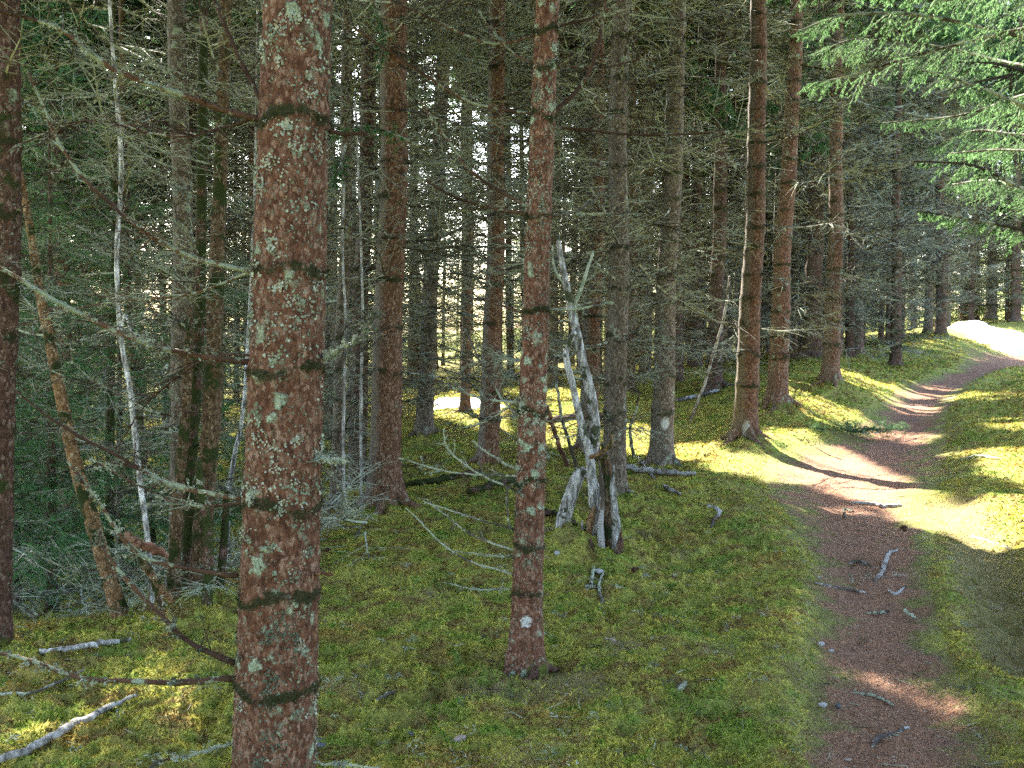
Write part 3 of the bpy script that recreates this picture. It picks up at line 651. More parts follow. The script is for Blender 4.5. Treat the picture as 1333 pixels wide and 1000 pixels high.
B1 = [
 ([(345,158),(255,132),(150,95),(75,42),(-20,8)], 11, 6, dict(dy=-.25, ntw=24, lich=500, fork=.22)),
 ([(352,155),(325,100),(288,25),(268,-30)], 9, 6, dict(dy=.15, ntw=10, lich=120, fork=.2)),
 ([(335,355),(240,330),(150,272),(85,195),(40,95)], 9, 4, dict(dy=-.1, ntw=24, lich=300, fork=.25)),
 ([(330,472),(224,460),(154,435),(70,393),(-10,345)], 11, 6, dict(dy=-.2, ntw=26, lich=700, fork=.22)),
 ([(330,462),(270,470),(200,520),(150,590)], 5, 2, dict(dy=.3, ntw=18, lich=100, fork=.3)),
 ([(318,650),(227,631),(182,603),(87,554),(20,505)], 9, 4, dict(dy=.1, ntw=28, lich=700, fork=.25)),
 ([(318,655),(250,660),(190,640),(120,600)], 5, 2, dict(dy=.35, ntw=22, lich=300, fork=.3)),
 ([(310,750),(227,737),(168,713),(128,650),(90,600)], 9, 4, dict(dy=-.15, ntw=20, lich=500, fork=.25)),
 ([(305,864),(245,835),(210,800),(150,730),(135,690)], 11, 5, dict(dy=.1, ntw=20, lich=900, fork=.2)),
 ([(305,884),(235,888),(165,887),(100,882),(45,862),(-15,848)], 11, 6, dict(dy=.05, ntw=16, lich=900, fork=.12)),
 ([(305,968),(224,991),(190,1010)], 6, 3, dict(dy=-.2, ntw=10, lich=250, fork=.2)),
 ([(418,168),(450,172),(474,171)], 8, 6, dict(dy=-.05, ntw=0, mat='branch_near')),
 ([(415,468),(455,446),(490,408)], 8, 4, dict(dy=-.15, ntw=14, lich=900, fork=.35, mat='twig_pale')),
 ([(408,597),(430,596),(452,597)], 9, 6, dict(dy=-.1, ntw=12, lich=500, fork=.6, mat='twig_pale')),
 ([(405,748),(420,747),(437,746)], 7, 5, dict(dy=-.1, ntw=0, mat='stickred', label='broken orange branch stub')),
 ([(400,990),(440,994),(490,998)], 4, 2, dict(dy=-.1, ntw=10, lich=200, fork=.2, mat='twig_pale')),
 ([(412,600),(440,640),(450,680)], 4, 2, dict(dy=.1, ntw=14, lich=250, fork=.4, mat='twig_pale')),
 ([(340,150),(240,180),(120,160),(30,190)], 5, 2, dict(dy=.6, ntw=26, lich=150, fork=.3)),
 ([(335,350),(250,385),(130,400),(20,430)], 5, 2, dict(dy=.6, ntw=26, lich=200, fork=.3)),
]
near_spruce((352, 1128), 3.0, 109, 388, 13.0, 'bark_near', 'big red barked foreground spruce covered in grey green lichen', None, 31, [158, 352, 482, 655, 770, 890], .12, B1, None, 380)
pal = dict(mat='twig_pale', hang=.02)
B3 = [
 ([(700,150),(610,130),(550,94),(505,63),(425,10)], 6, 3, dict(dy=.2, ntw=16, lich=150)),
 ([(690,280),(610,259),(571,241),(540,220)], 6, 3, dict(dy=-.3, ntw=18, lich=200)),
 ([(690,272),(624,231),(585,185),(543,130)], 6, 3, dict(dy=.1, ntw=16, lich=80)),
 ([(715,152),(753,115),(774,70),(783,21),(786,-20)], 7, 5, dict(dy=.1, ntw=6, fork=.15)),
 ([(718,164),(781,171),(850,175),(950,172)], 5, 3, dict(dy=.2, ntw=12, fork=.15)),
 ([(710,282),(750,276),(785,248),(816,217)], 5, 2, dict(dy=.1, ntw=10, fork=.35, **pal)),
 ([(682,407),(652,390),(631,347)], 5, 2, dict(dy=.1, ntw=10, lich=60)),
 ([(708,403),(750,402),(799,393)], 5, 3, dict(dy=-.1, ntw=10, lich=300, fork=.3, **pal)),
 ([(680,524),(627,519),(575,501),(540,484)], 5, 2, dict(dy=.1, ntw=20, lich=150, **pal)),
 ([(675,540),(650,515),(625,470),(605,432)], 4, 2, dict(dy=.15, ntw=10, lich=60, **pal)),
 ([(675,612),(641,596),(613,575)], 5, 2, dict(dy=-.1, ntw=12, lich=100, **pal)),
 ([(673,620),(596,617),(522,596)], 4, 2, dict(dy=.1, ntw=14, lich=100, **pal)),
 ([(670,638),(610,606),(585,582),(580,557)], 4, 2, dict(dy=-.1, ntw=10, lich=60, **pal)),
 ([(670,689),(624,674),(554,653)], 4, 2, dict(dy=-.1, ntw=8, lich=60, fork=.18, **pal)),
 ([(668,716),(610,695),(575,671),(550,650)], 4, 1.5, dict(dy=.1, ntw=8, lich=60, fork=.18, **pal)),
 ([(668,723),(641,723),(589,715)], 4, 1.5, dict(dy=.0, ntw=8, lich=120, fork=.18, **pal)),
 ([(668,748),(596,723),(533,666)], 4, 1.5, dict(dy=-.1, ntw=8, lich=80, fork=.15, **pal)),
 ([(668,768),(625,765),(575,752)], 3, 1.5, dict(dy=-.1, ntw=14, lich=60, fork=.25, **pal)),
 ([(700,40),(760,25),(820,-5)], 5, 3, dict(dy=.1, ntw=10)),
 ([(700,45),(640,55),(560,20),(500,-10)], 5, 3, dict(dy=.2, ntw=16)),
 ([(705,90),(660,60),(620,10)], 4, 2, dict(dy=.2, ntw=10)),
 ([(700,85),(770,88),(850,75)], 4, 2, dict(dy=.3, ntw=14)),
 ([(668,630),(660,645),(664,690)], 3.5, 3, dict(dy=-.08, ntw=0, mat='twig_pale')),
 ([(672,520),(640,545),(600,555)], 4, 2, dict(dy=.2, ntw=14, lich=100, **pal)),
 ([(700,690),(712,691)], 4, 2, dict(ntw=0, lich=30, **pal)),
]
near_spruce((684, 874), 4.7, 40, 715, 12.5, 'bark_near', 'slim red barked spruce with a white blaze near its foot amid the moss', [(.245, -1.65, .028, .42)], 32, [42, 88, 152, 282, 405, 535, 625, 710, 770], .45, B3, None, 160, bend=-.012, sides=64)

# ------------------------------------------------------------------ pixel-drawn stems (birches, dead tree)
def stem(parent, B, pts, ws, Y, mat, name='stem', sides=12, seed=0, dy=0., n=30, knob=.035, label=None, Ys=None, flute=0, root=0):
    ys = Ys if Ys is not None else Y+np.linspace(0, 1, len(pts))*dy
    P = smooth_curve([np.array(at(p[0], p[1], y))-B for p, y in zip(pts, ys)], n)
    w = np.interp(np.linspace(0, 1, n), np.linspace(0, 1, len(ws)), ws)*Y/FPX/2
    V, F, T = tube(P, w, sides, knob, seed); z = np.zeros(len(V))
    if flute:
        rk = np.random.default_rng(seed+9); m_ = n*sides; a_ = np.arange(sides)*2*np.pi/sides
        f_ = sum(np.cos(k_*a_+rk.uniform(0, 6.28))*rk.uniform(.3, 1) for k_ in (2, 3, 5, 7))*flute
        tw = np.linspace(0, 1, n)[:, None]; kk = 1+f_[None]*(1+.6*np.sin(tw*9+a_[None]*2))+root*np.exp(-tw*12)*(1+np.cos(3*a_[None]+seed))
        C = np.repeat(P, sides, 0); V[:m_] = C+(V[:m_]-C)*kk.reshape(-1, 1)
    o = obj(name, V, np.vstack([tri(F), T]), M[mat], parent, attrs=dict(collar=z, basemoss=z, paint=z))
    if label: o['label'] = label
    return o, P
def small_crown(t, B, top, r, n=26, L=1.2, z0=0, z1=3, mat='needle'):
    pass
def upper(t, P, r, n, L=(.6, 1.2), lib=LIB_DEAD, mat='twig', name='dead_branches', tmin=.3):
    G = Geo()
    for i in range(n):
        k = r.integers(int(len(P)*tmin), len(P)); (V, F), _ = lib[r.integers(len(lib))]; G.add(V@(rot(r.uniform(0, 6.28), r.uniform(-.1, .7), 0).T)*r.uniform(*L)/1.5+P[k], F)
    V, F = G.get(); return obj(name, V, F, M[mat], t, smooth=False)
# cluster of mossy stems
B = at(258, 812, 5.7); B = onground(B[0], B[1]); t = empty('multi_stem_tree', B, 'cluster of mossy dark stems with a peeling orange stem sharing one foot', 'tree'); r = np.random.default_rng(55)
CL = [([(262,830),(258,760),(268,640),(277,500),(282,350),(288,200),(292,60),(296,-60),(300,-300)], [36,26,24,24,20,17,15,14,8], 5.7, 'bark_stem'),
      ([(252,830),(246,740),(248,600),(258,450),(262,300),(264,120),(266,-60),(268,-300)], [26,18,16,15,14,12,11,7], 5.85, 'bark_moss'),
      ([(240,826),(226,760),(232,660),(240,560),(245,470),(246,400)], [22,18,16,14,12,8], 5.6, 'bark_stem'),
      ([(275,826),(285,770),(292,700),(296,640)], [16,12,10,8], 5.75, 'bark_moss'), ([(268,826),(270,770),(272,700),(262,640),(258,600)], [18,14,12,10,8], 5.5, 'bark_moss'),
      ([(235,826),(212,790),(196,745),(180,722)], [14,11,9,8], 5.5, 'bark_stem')]
for i, (p, w, Y, m) in enumerate(CL):
    o, P = stem(t, B, p, w, Y, m, 'stem', seed=60+i, n=60, knob=.06)
    if i < 2: upper(t, P, r, 20, (.5, 1.0))
V = Geo()
for i in range(5): pass
# leaning orange birch
B = at(158, 812, 5.5); B = onground(B[0], B[1]); t = empty('birch_tree', B, 'leaning birch with orange peeling bark growing out over the slope', 'tree')
o, P = stem(t, B, [(160,815),(148,770),(120,680),(95,590),(72,480),(52,380),(38,290),(20,200),(-10,90),(-40,-30)], [26,22,20,18,15,12,10,9,7,5], 5.6, 'bark_birch', 'trunk', seed=71, n=60, dy=.6)
upper(t, P, r, 14, (.5, .9))
# thin white birch, second thin one
B = hitg(196, 790); t = empty('birch_tree', B, 'thin bright white birch left of the cluster of mossy stems', 'tree')
o, P = stem(t, B, [(200,800),(192,700),(184,640),(176,570),(168,500),(156,430),(152,330),(158,220),(150,110),(143,10),(138,-80)], [9,7,7,7,6.5,6,6,6,5,4,3], B[1], 'birch_bright', 'trunk', sides=10, seed=73, n=60); upper(t, P, r, 9, (.4, .8))
o, P = stem(t, B, [(156,440),(163,410),(175,450)], [4,4,3], B[1], 'birch_bright', 'branch', sides=6, seed=74, n=12)
B = hitg(300, 730); t = empty('birch_tree', B, 'thin white birch just left of the big foreground spruce', 'tree')
o, P = stem(t, B, [(298,735),(296,690),(298,640),(306,590),(316,540),(322,460),(326,380),(332,250),(334,100),(336,-50)], [8,7,6,6,5,5,4,4,3,2], B[1], 'birch_bright', 'trunk', sides=10, seed=75, n=50); upper(t, P, r, 6, (.4, .8))
B = hitg(170, 770); t = empty('alder_tree', B, 'mossy brown stem rising right beside the thin bright white birch', 'tree')
o, P = stem(t, B, [(205,790),(196,690),(186,600),(178,500),(168,420),(163,300),(160,150),(158,0),(156,-100)], [14,12,12,11,10,9,8,7,5], B[1]+.3, 'bark_stem', 'trunk', sides=10, seed=77, n=50); upper(t, P, r, 10, (.5, 1.))
for i, (pts, lab, gy) in enumerate([([(448,640),(447,560),(450,430),(446,330),(448,240)], 'pale thin birch pole close right of the big foreground spruce', 8.2), ([(470,650),(470,520),(472,400),(468,260),(462,120)], 'straight pale sapling in front of the dark red spruce', 8.6)]):
    B = at(pts[0][0], pts[0][1], gy); B = onground(B[0], B[1]); t = empty('birch_sapling', B, lab, 'sapling'); pts[0] = (pts[0][0], pts[0][1]+25); stem(t, B, pts, [4, 4, 3.5, 3, 2.5], gy, 'birch_mossy', 'trunk', sides=8, seed=80+i)

# broken dead tree in the middle
Y = 7.0; B = at(778, 722, Y); B = onground(B[0], B[1]); t = empty('dead_tree', B, 'broken dead tree with two pale lichen spotted stems and a splintered hollow trunk', 'dead tree')
stem(t, B, [(792,740),(793,700),(788,650),(789,610),(784,578)], [34,30,20,14,3], Y, 'bark_stem', 'trunk', 22, 81, knob=.04, n=50, flute=.16, root=.5)
for k_, (p_, w_, m_) in enumerate([([(777,738),(773,700),(779,655),(774,612)], [20,13,9,2], 'birch_mossy'), ([(763,738),(757,712),(758,678)], [14,11,1.5], 'stick'), ([(768,730),(765,695),(773,662),(772,646)], [9,9,6,1.5], 'bark_birch'),
        ([(801,738),(802,690),(797,640),(799,606)], [16,13,8,2], 'birch_mossy'), ([(785,738),(782,690),(784,640),(779,598)], [14,9,7,1.5], 'stick'), ([(772,738),(770,716),(768,700)], [16,10,2], 'bark_dark'), ([(797,735),(806,712),(808,690)], [10,8,2], 'bark_dark')]):
    stem(t, B, p_, w_, Y-.06-.03*k_, m_, 'splinter', 12, 120+k_, knob=.08, n=26, flute=.16)
for k_, p_ in enumerate([[(778,722),(752,728),(735,724)], [(786,726),(782,745),(770,760)], [(800,722),(818,735),(838,742)], [(770,722),(745,712),(728,708)]]):
    stem(t, B, p_, [14, 9, 3], Y-.05, 'bark_dark', 'root', 8, 130+k_, knob=.1, n=16)
stem(t, B, [(773,660),(770,620),(767,590),(755,545),(745,500),(737,465),(741,445),(748,432)], [12,13,12,10,9,8,8,7], Y-.1, 'birch_mossy', 'stem', 12, 86, n=44)
stem(t, B, [(769,600),(774,560),(768,510),(758,470),(750,430),(742,400),(738,375),(730,335),(726,310)], [15,15,14,12,11,9,9,7,5], Y-.05, 'birch_mossy', 'stem', 12, 87, n=44)
stem(t, B, [(752,425),(748,400),(757,375),(765,350),(772,330)], [5,5,5,4,3], Y-.05, 'lichen', 'branch', 7, 88, n=20, knob=.15)
stem(t, B, [(762,612),(753,620),(744,642),(736,668),(731,690),(729,706)], [14,17,18,19,20,20], Y+.02, 'birch_mossy', 'stem', 12, 89, n=26)
stem(t, B, [(768,596),(782,590),(795,578),(797,562)], [5,6,6,3], Y-.15, 'bark_birch', 'branch', 8, 90, n=16, label='hooked reddish branch stub')
stem(t, B, [(765,592),(778,596),(790,592)], [8,8,6], Y-.1, 'bark_moss', 'branch', 8, 91, n=10)
for i, (a, b, c) in enumerate([((750,428),(735,418),(722,422)), ((742,400),(760,396),(790,388)), ((736,372),(722,350),(719,320)), ((797,575),(812,560),(815,545))]):
    stem(t, B, [a, b, c], [4, 3, 2], Y-.05, 'twig_pale', 'branch', 6, 92+i, n=12, knob=.2)
r = np.random.default_rng(12)
# loose sticks and logs
def stick(pts, ws, mat, label, name='fallen_branch', cat='stick', Y=None, lift=.0, seed=0, side=0, group=None, sides=8, knob=.10, ends=None):
    if Y is None: Ps = [hitg(*p)+np.array([0, 0, lift]) for p in pts]
    else: Ps = [at(p[0], p[1], y) for p, y in zip(pts, Y if isinstance(Y, (list, tuple)) else [Y]*len(pts))]
    B = Ps[0].copy(); P = smooth_curve([q-B for q in Ps], 22); ym = np.mean([q[1] for q in Ps]); w = np.interp(np.linspace(0, 1, 22), np.linspace(0, 1, len(ws)), ws)*ym/FPX/2
    rr = np.random.default_rng(seed+500); P[1:-1] += rr.normal(0, w.mean()*.25, (20, 3))
    G = Geo(); G.addtube(P, w, sides=sides, knob=knob, seed=seed)
    if side:
        (V, F), _ = make_branch(rr, main_pts=P, ntw=side, hairs=2, fork=.25, rad=.0005, hang=0, side_r=.002, sides=3); G.add(V, F)
    V, F = G.get(); z = np.zeros(len(V)); o = obj(name, V, F, M[mat], attrs=dict(collar=z, basemoss=z, paint=z), loc=B); return tag(o, label, cat, group)
stick([(-15,1005),(35,986),(70,968),(105,948),(140,930),(178,914)], [9,10,11,11,9,5], 'birch', 'peeling white birch log lying across the moss in the lower left corner', 'fallen_birch', 'log', lift=.03, seed=1)
stick([(52,856),(90,852),(130,845),(170,840)], [7,7,8,6], 'birch_mossy', 'pale stick lying at the foot of the mossy stem cluster', lift=.03, seed=2, side=6)
stick([(0,912),(50,908),(110,880)], [4,4,3], 'twig_pale', 'thin lichen covered twig on the moss at the left edge', lift=.03, seed=3, side=10)
stick([(164,695),(180,708),(200,714),(218,724)], [9,12,12,7], 'stickred', 'dark red broken branch lodged in the stem cluster', Y=5.2, seed=4)
stick([(182,727),(202,755),(224,785)], [8,9,8], 'bark_birch', 'orange broken branch leaning against the stem cluster', Y=5.35, seed=5)
stick([(712,528),(718,550),(728,580),(738,606)], [5,6,6,6], 'stickred', 'orange debarked pole leaning beside the pale dead stems', 'leaning_pole', 'pole', Y=9.3, seed=6, knob=.05)
stick([(724,500),(732,545),(745,590),(755,620)], [4,4,5,4], 'twig', 'thin dark pole right of the orange leaning pole', 'leaning_pole', 'pole', Y=8.8, seed=7)
stick([(898,548),(915,505),(932,450),(945,400),(950,360)], [4,4,4,3,3], 'stick', 'long bare pole leaning in front of the dark red spruce', 'leaning_pole', 'pole', Y=[15.5,15.4,15.3,15.2,15.1], seed=8, side=8)
stick([(825,595),(820,560),(828,535),(831,515)], [5,4,3,3], 'twig', 'short dead sapling stub left of the greyish spruce', 'dead_sapling', 'sapling', Y=11.4, seed=9, side=5)
stick([(712,535),(706,575),(715,600)], [4,4,3], 'twig', 'broken stake standing left of the orange leaning pole', 'leaning_pole', 'pole', Y=9.5, seed=10)
stick([(805,612),(840,618),(875,622),(905,622)], [7,8,7,5], 'stick', 'dark branch lying at the foot of the greyish spruce', lift=.05, seed=11, side=8)
stick([(830,600),(850,625),(868,640),(885,648)], [4,4,5,3], 'stick', 'forked grey branch in front of the greyish spruce', lift=.04, seed=12, side=4)
stick([(700,676),(716,672),(732,678),(750,688)], [10,9,8,5], 'bark_moss', 'curved dark root piece between the slim spruce and the dead tree', lift=.03, seed=13)
stick([(880,525),(905,520),(935,512)], [4,5,4], 'stick', 'grey branch lying on the moss left of the dark red spruce', lift=.06, seed=14)
stick([(425,706),(395,712),(440,698)], [3,4,3], 'twig', 'dark twig lying right behind the big foreground spruce', lift=.03, seed=15)
stick([(610,648),(640,640),(680,628)], [8,9,7], 'bark_moss', 'moss grown log behind the slim foreground spruce', 'fallen_log', 'log', lift=.06, seed=16)
stick([(520,640),(570,632),(625,622)], [9,10,8], 'bark_moss', 'moss grown log right of the stout rusty spruce', 'fallen_log', 'log', lift=.06, seed=17)
stick([(700,560),(745,553),(790,548)], [8,9,8], 'bark_dark', 'dark log lying in the sunlit glade behind the dead tree', 'fallen_log', 'log', lift=.12, seed=18)
stick([(920,662),(932,664),(936,672),(930,680),(925,690)], [5,6,7,4,3], 'stick', 'forked grey twig lying on bright moss beside the path', lift=.02, seed=19)
for i, (pts, w, lab, m) in enumerate([
  ([(1168,718),(1157,722),(1150,742),(1139,760)], [4,6,6,4], 'thick grey stick lying lengthways on the path', 'stick'),
  ([(1061,761),(1085,767),(1105,770),(1126,774)], [3,5,5,3], 'grey stick lying across the left side of the path', 'stick'),
  ([(1108,656),(1135,657),(1150,660),(1174,660)], [3,5,5,3], 'grey stick at the shaded edge of the sunlit stretch of path', 'stick'),
  ([(1155,770),(1165,776),(1172,772),(1180,765)], [3,5,4,2], 'small forked twig in the middle of the path', 'stick'),
  ([(1176,797),(1190,806)], [4,4], 'short pale twig on the right half of the path', 'twig_pale'),
  ([(1110,905),(1140,910),(1163,921)], [3,4,3], 'thin dark twig low on the path', 'twig'),
  ([(1135,975),(1145,965),(1160,960),(1182,951)], [5,8,8,5], 'gnarled dark stick at the bottom of the path', 'stick'),
  ([(1106,735),(1118,733),(1130,735)], [4,4,3], 'small grey stick left of the thick lengthways stick', 'stick'),
  ([(1128,800),(1145,800),(1158,798)], [3,4,3], 'little twig across the path below the forked twig', 'twig'),
  ([(490,915),(505,907),(528,897)], [3,5,4], 'grey twig on the moss left of the slim foreground spruce', 'twig_pale'),
  ([(773,740),(768,765),(762,772)], [4,5,6], 'dark twig stub in front of the dead tree', 'twig'),
  ([(785,790),(780,765),(786,745)], [4,4,2], 'lichen twig standing on the moss in front of the dead tree', 'twig_pale'),
  ([(1100,675),(1098,665),(1112,668)], [3,3,2], 'tiny twig near the left rim of the sunlit path', 'twig'),
  ([(1265,700),(1300,712),(1330,722)], [4,5,4], 'dark twig in the ditch at the right edge', 'twig'),
  ([(1250,600),(1275,596),(1300,600)], [4,5,4], 'dark twig on the moss bank right of the path', 'twig')]):
    stick(pts, w, m, lab, 'fallen_twig', 'twig', lift=.012, seed=30+i, side=5 if i in (3, 5, 8, 10, 11) else 2, group='twigs lying on the ground')
def brush(px, py, Y, nb, label, seed, spread=.35, s0=.7):
    B = at(px, py, Y); B = onground(B[0], B[1]); t = empty('dead_brush', B, label, 'brushwood'); r = np.random.default_rng(seed)
    for k in range(nb):
        (V, F), _ = LIB_DEAD[r.integers(len(LIB_DEAD))]; off = np.array([r.normal(0, spread), r.normal(0, spread), .05+r.uniform(0, .2)])
        obj('dead_branch', V@(rot(r.uniform(0, 6.28), r.uniform(-.1, .5), r.uniform(-.4, .4)).T)*s0*r.uniform(.6, 1.1)+off, F, M['twig_pale'], t, smooth=False)
brush(95, 800, 6.6, 14, 'heap of bleached dead twigs on the slope left of the leaning birch', 1, .35, .6)
brush(215, 800, 5.9, 12, 'tangle of dead twigs round the foot of the mossy stem cluster', 2, .3, .5)
brush(440, 660, 7.6, 12, 'grey tangle of dead twigs just right of the big foreground spruce', 3, .25, .8)
brush(330, 780, 6.4, 6, 'small tangle of dead twigs right behind the big foreground spruce', 4, .2, .5)
# stones
def stone(px, py, w, h, mat, label, seed, flat=.35, name='stone'):
    P = hitg(px, py); rr = np.random.default_rng(seed); nu, nv = 14, 8; th = np.linspace(0, np.pi, nv); ph = np.arange(nu)*2*np.pi/nu
    T, Ph = np.meshgrid(th, ph, indexing='ij'); k = 1+.22*np.cos(Ph*2+seed)*np.sin(T)+.12*np.cos(Ph*3-seed)+rr.normal(0, .05, T.shape)
    s = w*P[1]/FPX/2; V = np.stack([np.sin(T)*np.cos(Ph)*k*s, np.sin(T)*np.sin(Ph)*k*s*1.1, np.cos(T)*s*flat*(1+.1*np.cos(Ph*2))], -1).reshape(-1, 3)
    V[:nu] = V[0]; V[-nu:] = V[-1]
    i = np.arange(nv-1)[:, None]*nu; j = np.arange(nu)[None]; F = np.stack([i+j, i+nu+j, i+nu+(j+1) % nu, i+(j+1) % nu], -1).reshape(-1, 4)
    o = obj(name, V, F, M[mat], smooth=False, loc=P+np.array([0, 0, .018+s*flat*.15])); o.rotation_euler = (rr.uniform(-.15, .15), rr.uniform(-.1, .2), rr.uniform(0, 6)); return tag(o, label, 'stone')
stone(549, 961, 30, 10, 'slate', 'flat blue grey slate lying on the moss low in the picture', 1, .22)
stone(598, 969, 16, 8, 'pinkrock', 'small pinkish stone right of the flat slate', 2, .5)
stone(725, 724, 8, 8, 'quartz', 'small white stone at the foot of the dead tree', 3, .8)
stone(780, 748, 11, 7, 'quartz', 'white stone on the moss in front of the dead tree', 4, .6)
stone(793, 840, 15, 10, 'pinkrock', 'brownish stone on the moss right of the slim spruce', 5, .6)
stone(1069, 843, 9, 5, 'quartz', 'pale pebble in the light streak at the left path edge', 6, .5)
stone(1082, 852, 8, 5, 'quartz', 'pale pebble beside the first at the left path edge', 7, .5)
stone(1071, 923, 10, 6, 'quartz', 'bluish white pebble low on the left path edge', 8, .5)
stone(1091, 924, 9, 6, 'slate', 'grey pebble low on the path beside the bluish white one', 9, .5)
stone(1104, 995, 8, 5, 'pinkrock', 'small stone at the very bottom of the path', 10, .5)
stone(415, 972, 26, 8, 'slate', 'dark slate chip at the foot of the big foreground spruce', 11, .2)
# cones
def cone(px, py, seed, label):
    P = hitg(px, py); rr = np.random.default_rng(seed); G = Geo(); G.addtube(np.array([[0, 0, 0], [.03, 0, 0], [.06, 0, 0], [.085, 0, 0]]), [.010, .014, .012, .004], sides=8)
    n_ = 90; tt = rr.random(n_); a = tt*40; rad = .014*np.sin(np.clip(tt*1.0+.2, 0, 1)*np.pi*.9)+.003; d = np.stack([0*a, np.cos(a), np.sin(a)], 1); p = np.stack([tt*.085, 0*a, 0*a], 1)+d*rad[:, None]; ax = np.array([1., 0, 0]); sd = np.cross(d, ax)*.006
    G.add(np.stack([p-sd, p+sd, p+ax*.012+d*.005], 1).reshape(-1, 3), np.arange(n_*3).reshape(-1, 3)); V, F = G.get()
    z = np.zeros(len(V)); o = obj('spruce_cone', V, F, M['stickred' if seed % 2 else 'twig'], smooth=False, loc=P+np.array([0, 0, .025])); o.rotation_euler = (0, 0, rr.uniform(0, 6)); return tag(o, label, 'cone', 'cones on the moss')
cone(830, 745, 1, 'dark cone on the moss right of the dead tree'); cone(762, 768, 2, 'grey cone lying in front of the dead tree'); cone(430, 720, 3, 'cone on the moss right of the big foreground spruce')
cone(1180, 690, 5, 'cone near the right edge of the sunlit path'); cone(880, 905, 6, 'cone low on the moss between the slim spruce and the path')

# ------------------------------------------------------------------ green boughs: near trees with explicit foliage
def green_branch(parent, B, pts, Ys, w0, w1, seed, ntw=40, fork=.3, green=30, nl=.022, nw=.0017, hairs=4, hang=.4, mat='needle_near', name='bough'):
    r = np.random.default_rng(seed); P = np.array([at(p[0], p[1], y) for p, y in zip(pts, Ys)])-B; P = smooth_curve(P, 22)
    G = Geo(); G.addtube(P, np.linspace(w0, w1, 22)*Ys[0]/FPX/2, sides=6, knob=.08, seed=seed)
    (V, F), (V2, F2) = make_branch(r, main_pts=P, ntw=ntw, hairs=hairs, fork=fork, rad=.001, green=green, nl=nl, nw=nw, hang=hang, sides=3); G.add(V, F); V, F = G.get()
    o = obj(name, V, F, M['twig'], parent, smooth=False); obj('needles', V2, F2, M[mat], o, smooth=False); return o
t, axis, rr_, B, wh = spruce(1455, 640, 9.0, 30, 1470, 'bark_brown', 'spruce outside the right edge whose green boughs hang into the picture', Ht=15, cb=5.5, seed=41, dmul=.7, base=at(1455, 640, 9.0), group='spruces standing in the wood')
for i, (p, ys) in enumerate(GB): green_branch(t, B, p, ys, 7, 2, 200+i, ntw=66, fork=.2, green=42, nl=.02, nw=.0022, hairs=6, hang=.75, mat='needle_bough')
# ground-reaching young spruces down the slope on the left, and a bough behind the big trunk
def young_spruce(px, Y, Ht, label, seed, w=.05, L=1.5, zb=.2, mat='needle_near', gap=.28, base=None, group='young green spruces', lib=LIB_GRN):
    r = np.random.default_rng(seed); B = at(px, 500, Y) if base is None else base; B = onground(B[0], B[1]); t = empty('young_spruce', B, label, 'tree', group)
    def axis(z): z = np.asarray(z, float); return np.stack([.02*z, 0*z, z], -1)
    V, F, a_ = trunk_geo(axis, w, Ht, 1., 10, .15, .2, [], seed); obj('trunk', V, F, M['bark_dark'], t, attrs=a_)
    W_, L_ = Geo(), Geo(); z = zb
    while z < Ht-.2:
        for k in range(r.integers(4, 7)):
            (V, F), (V2, F2) = lib[r.integers(len(lib))]; s = (L*(1-z/Ht)**.7+.2)/1.5*r.uniform(.8, 1.1); Rm = rot(r.uniform(0, 6.283), r.uniform(-.25, .25), r.uniform(-.3, .3)).T
            W_.add(V@Rm*s+axis(z), F); L_.add(V2@Rm*s+axis(z), F2)
        z += gap
    V, F = W_.get(); obj('branches', V, F, M['twig'], t, smooth=False); V, F = L_.get(); obj('crown', V, F, M[mat], t, smooth=False); NTRI[0] += len(F); return t
young_spruce(60, 8.0, 4.4, 'young green spruce showing low behind the left edge trunk', 1)
young_spruce(150, 10.5, 4.8, 'tall young green spruce beyond the thin white birch', 2)
young_spruce(15, 11.5, 5.2, 'tall young green spruce at the far left', 3)
young_spruce(-60, 7.5, 5, 'young green spruce just outside the left edge', 4)
young_spruce(330, 13, 4.5, 'young green spruce behind the big foreground trunk', 5, L=1.3)
B = at(470, 640, 11.2); B = onground(B[0], B[1]); t = empty('young_spruce', B, 'slim spruce with green sprays between the big foreground trunk and the stout rusty one', 'tree', 'young green spruces')
def ax_(z): z = np.asarray(z, float); return np.stack([.02*z, 0*z, z], -1)
V, F, a_ = trunk_geo(ax_, .05, 8, 1., 10, .15, .2, [], 9); obj('trunk', V, F, M['bark_dark'], t, attrs=a_)
for i, (p, ys) in enumerate([([(480,-10),(495,20),(500,60),(492,90)], (7.9,7.8,7.8,7.8)), ([(545,190),(500,170),(460,165),(430,180)], (7.8,7.6,7.5,7.5)), ([(450,190),(443,215),(436,240)], (7.8,7.6,7.5))]):
    green_branch(t, B, p, ys, 4, 1.5, 300+i, ntw=26, fork=.3, mat='needle_near')

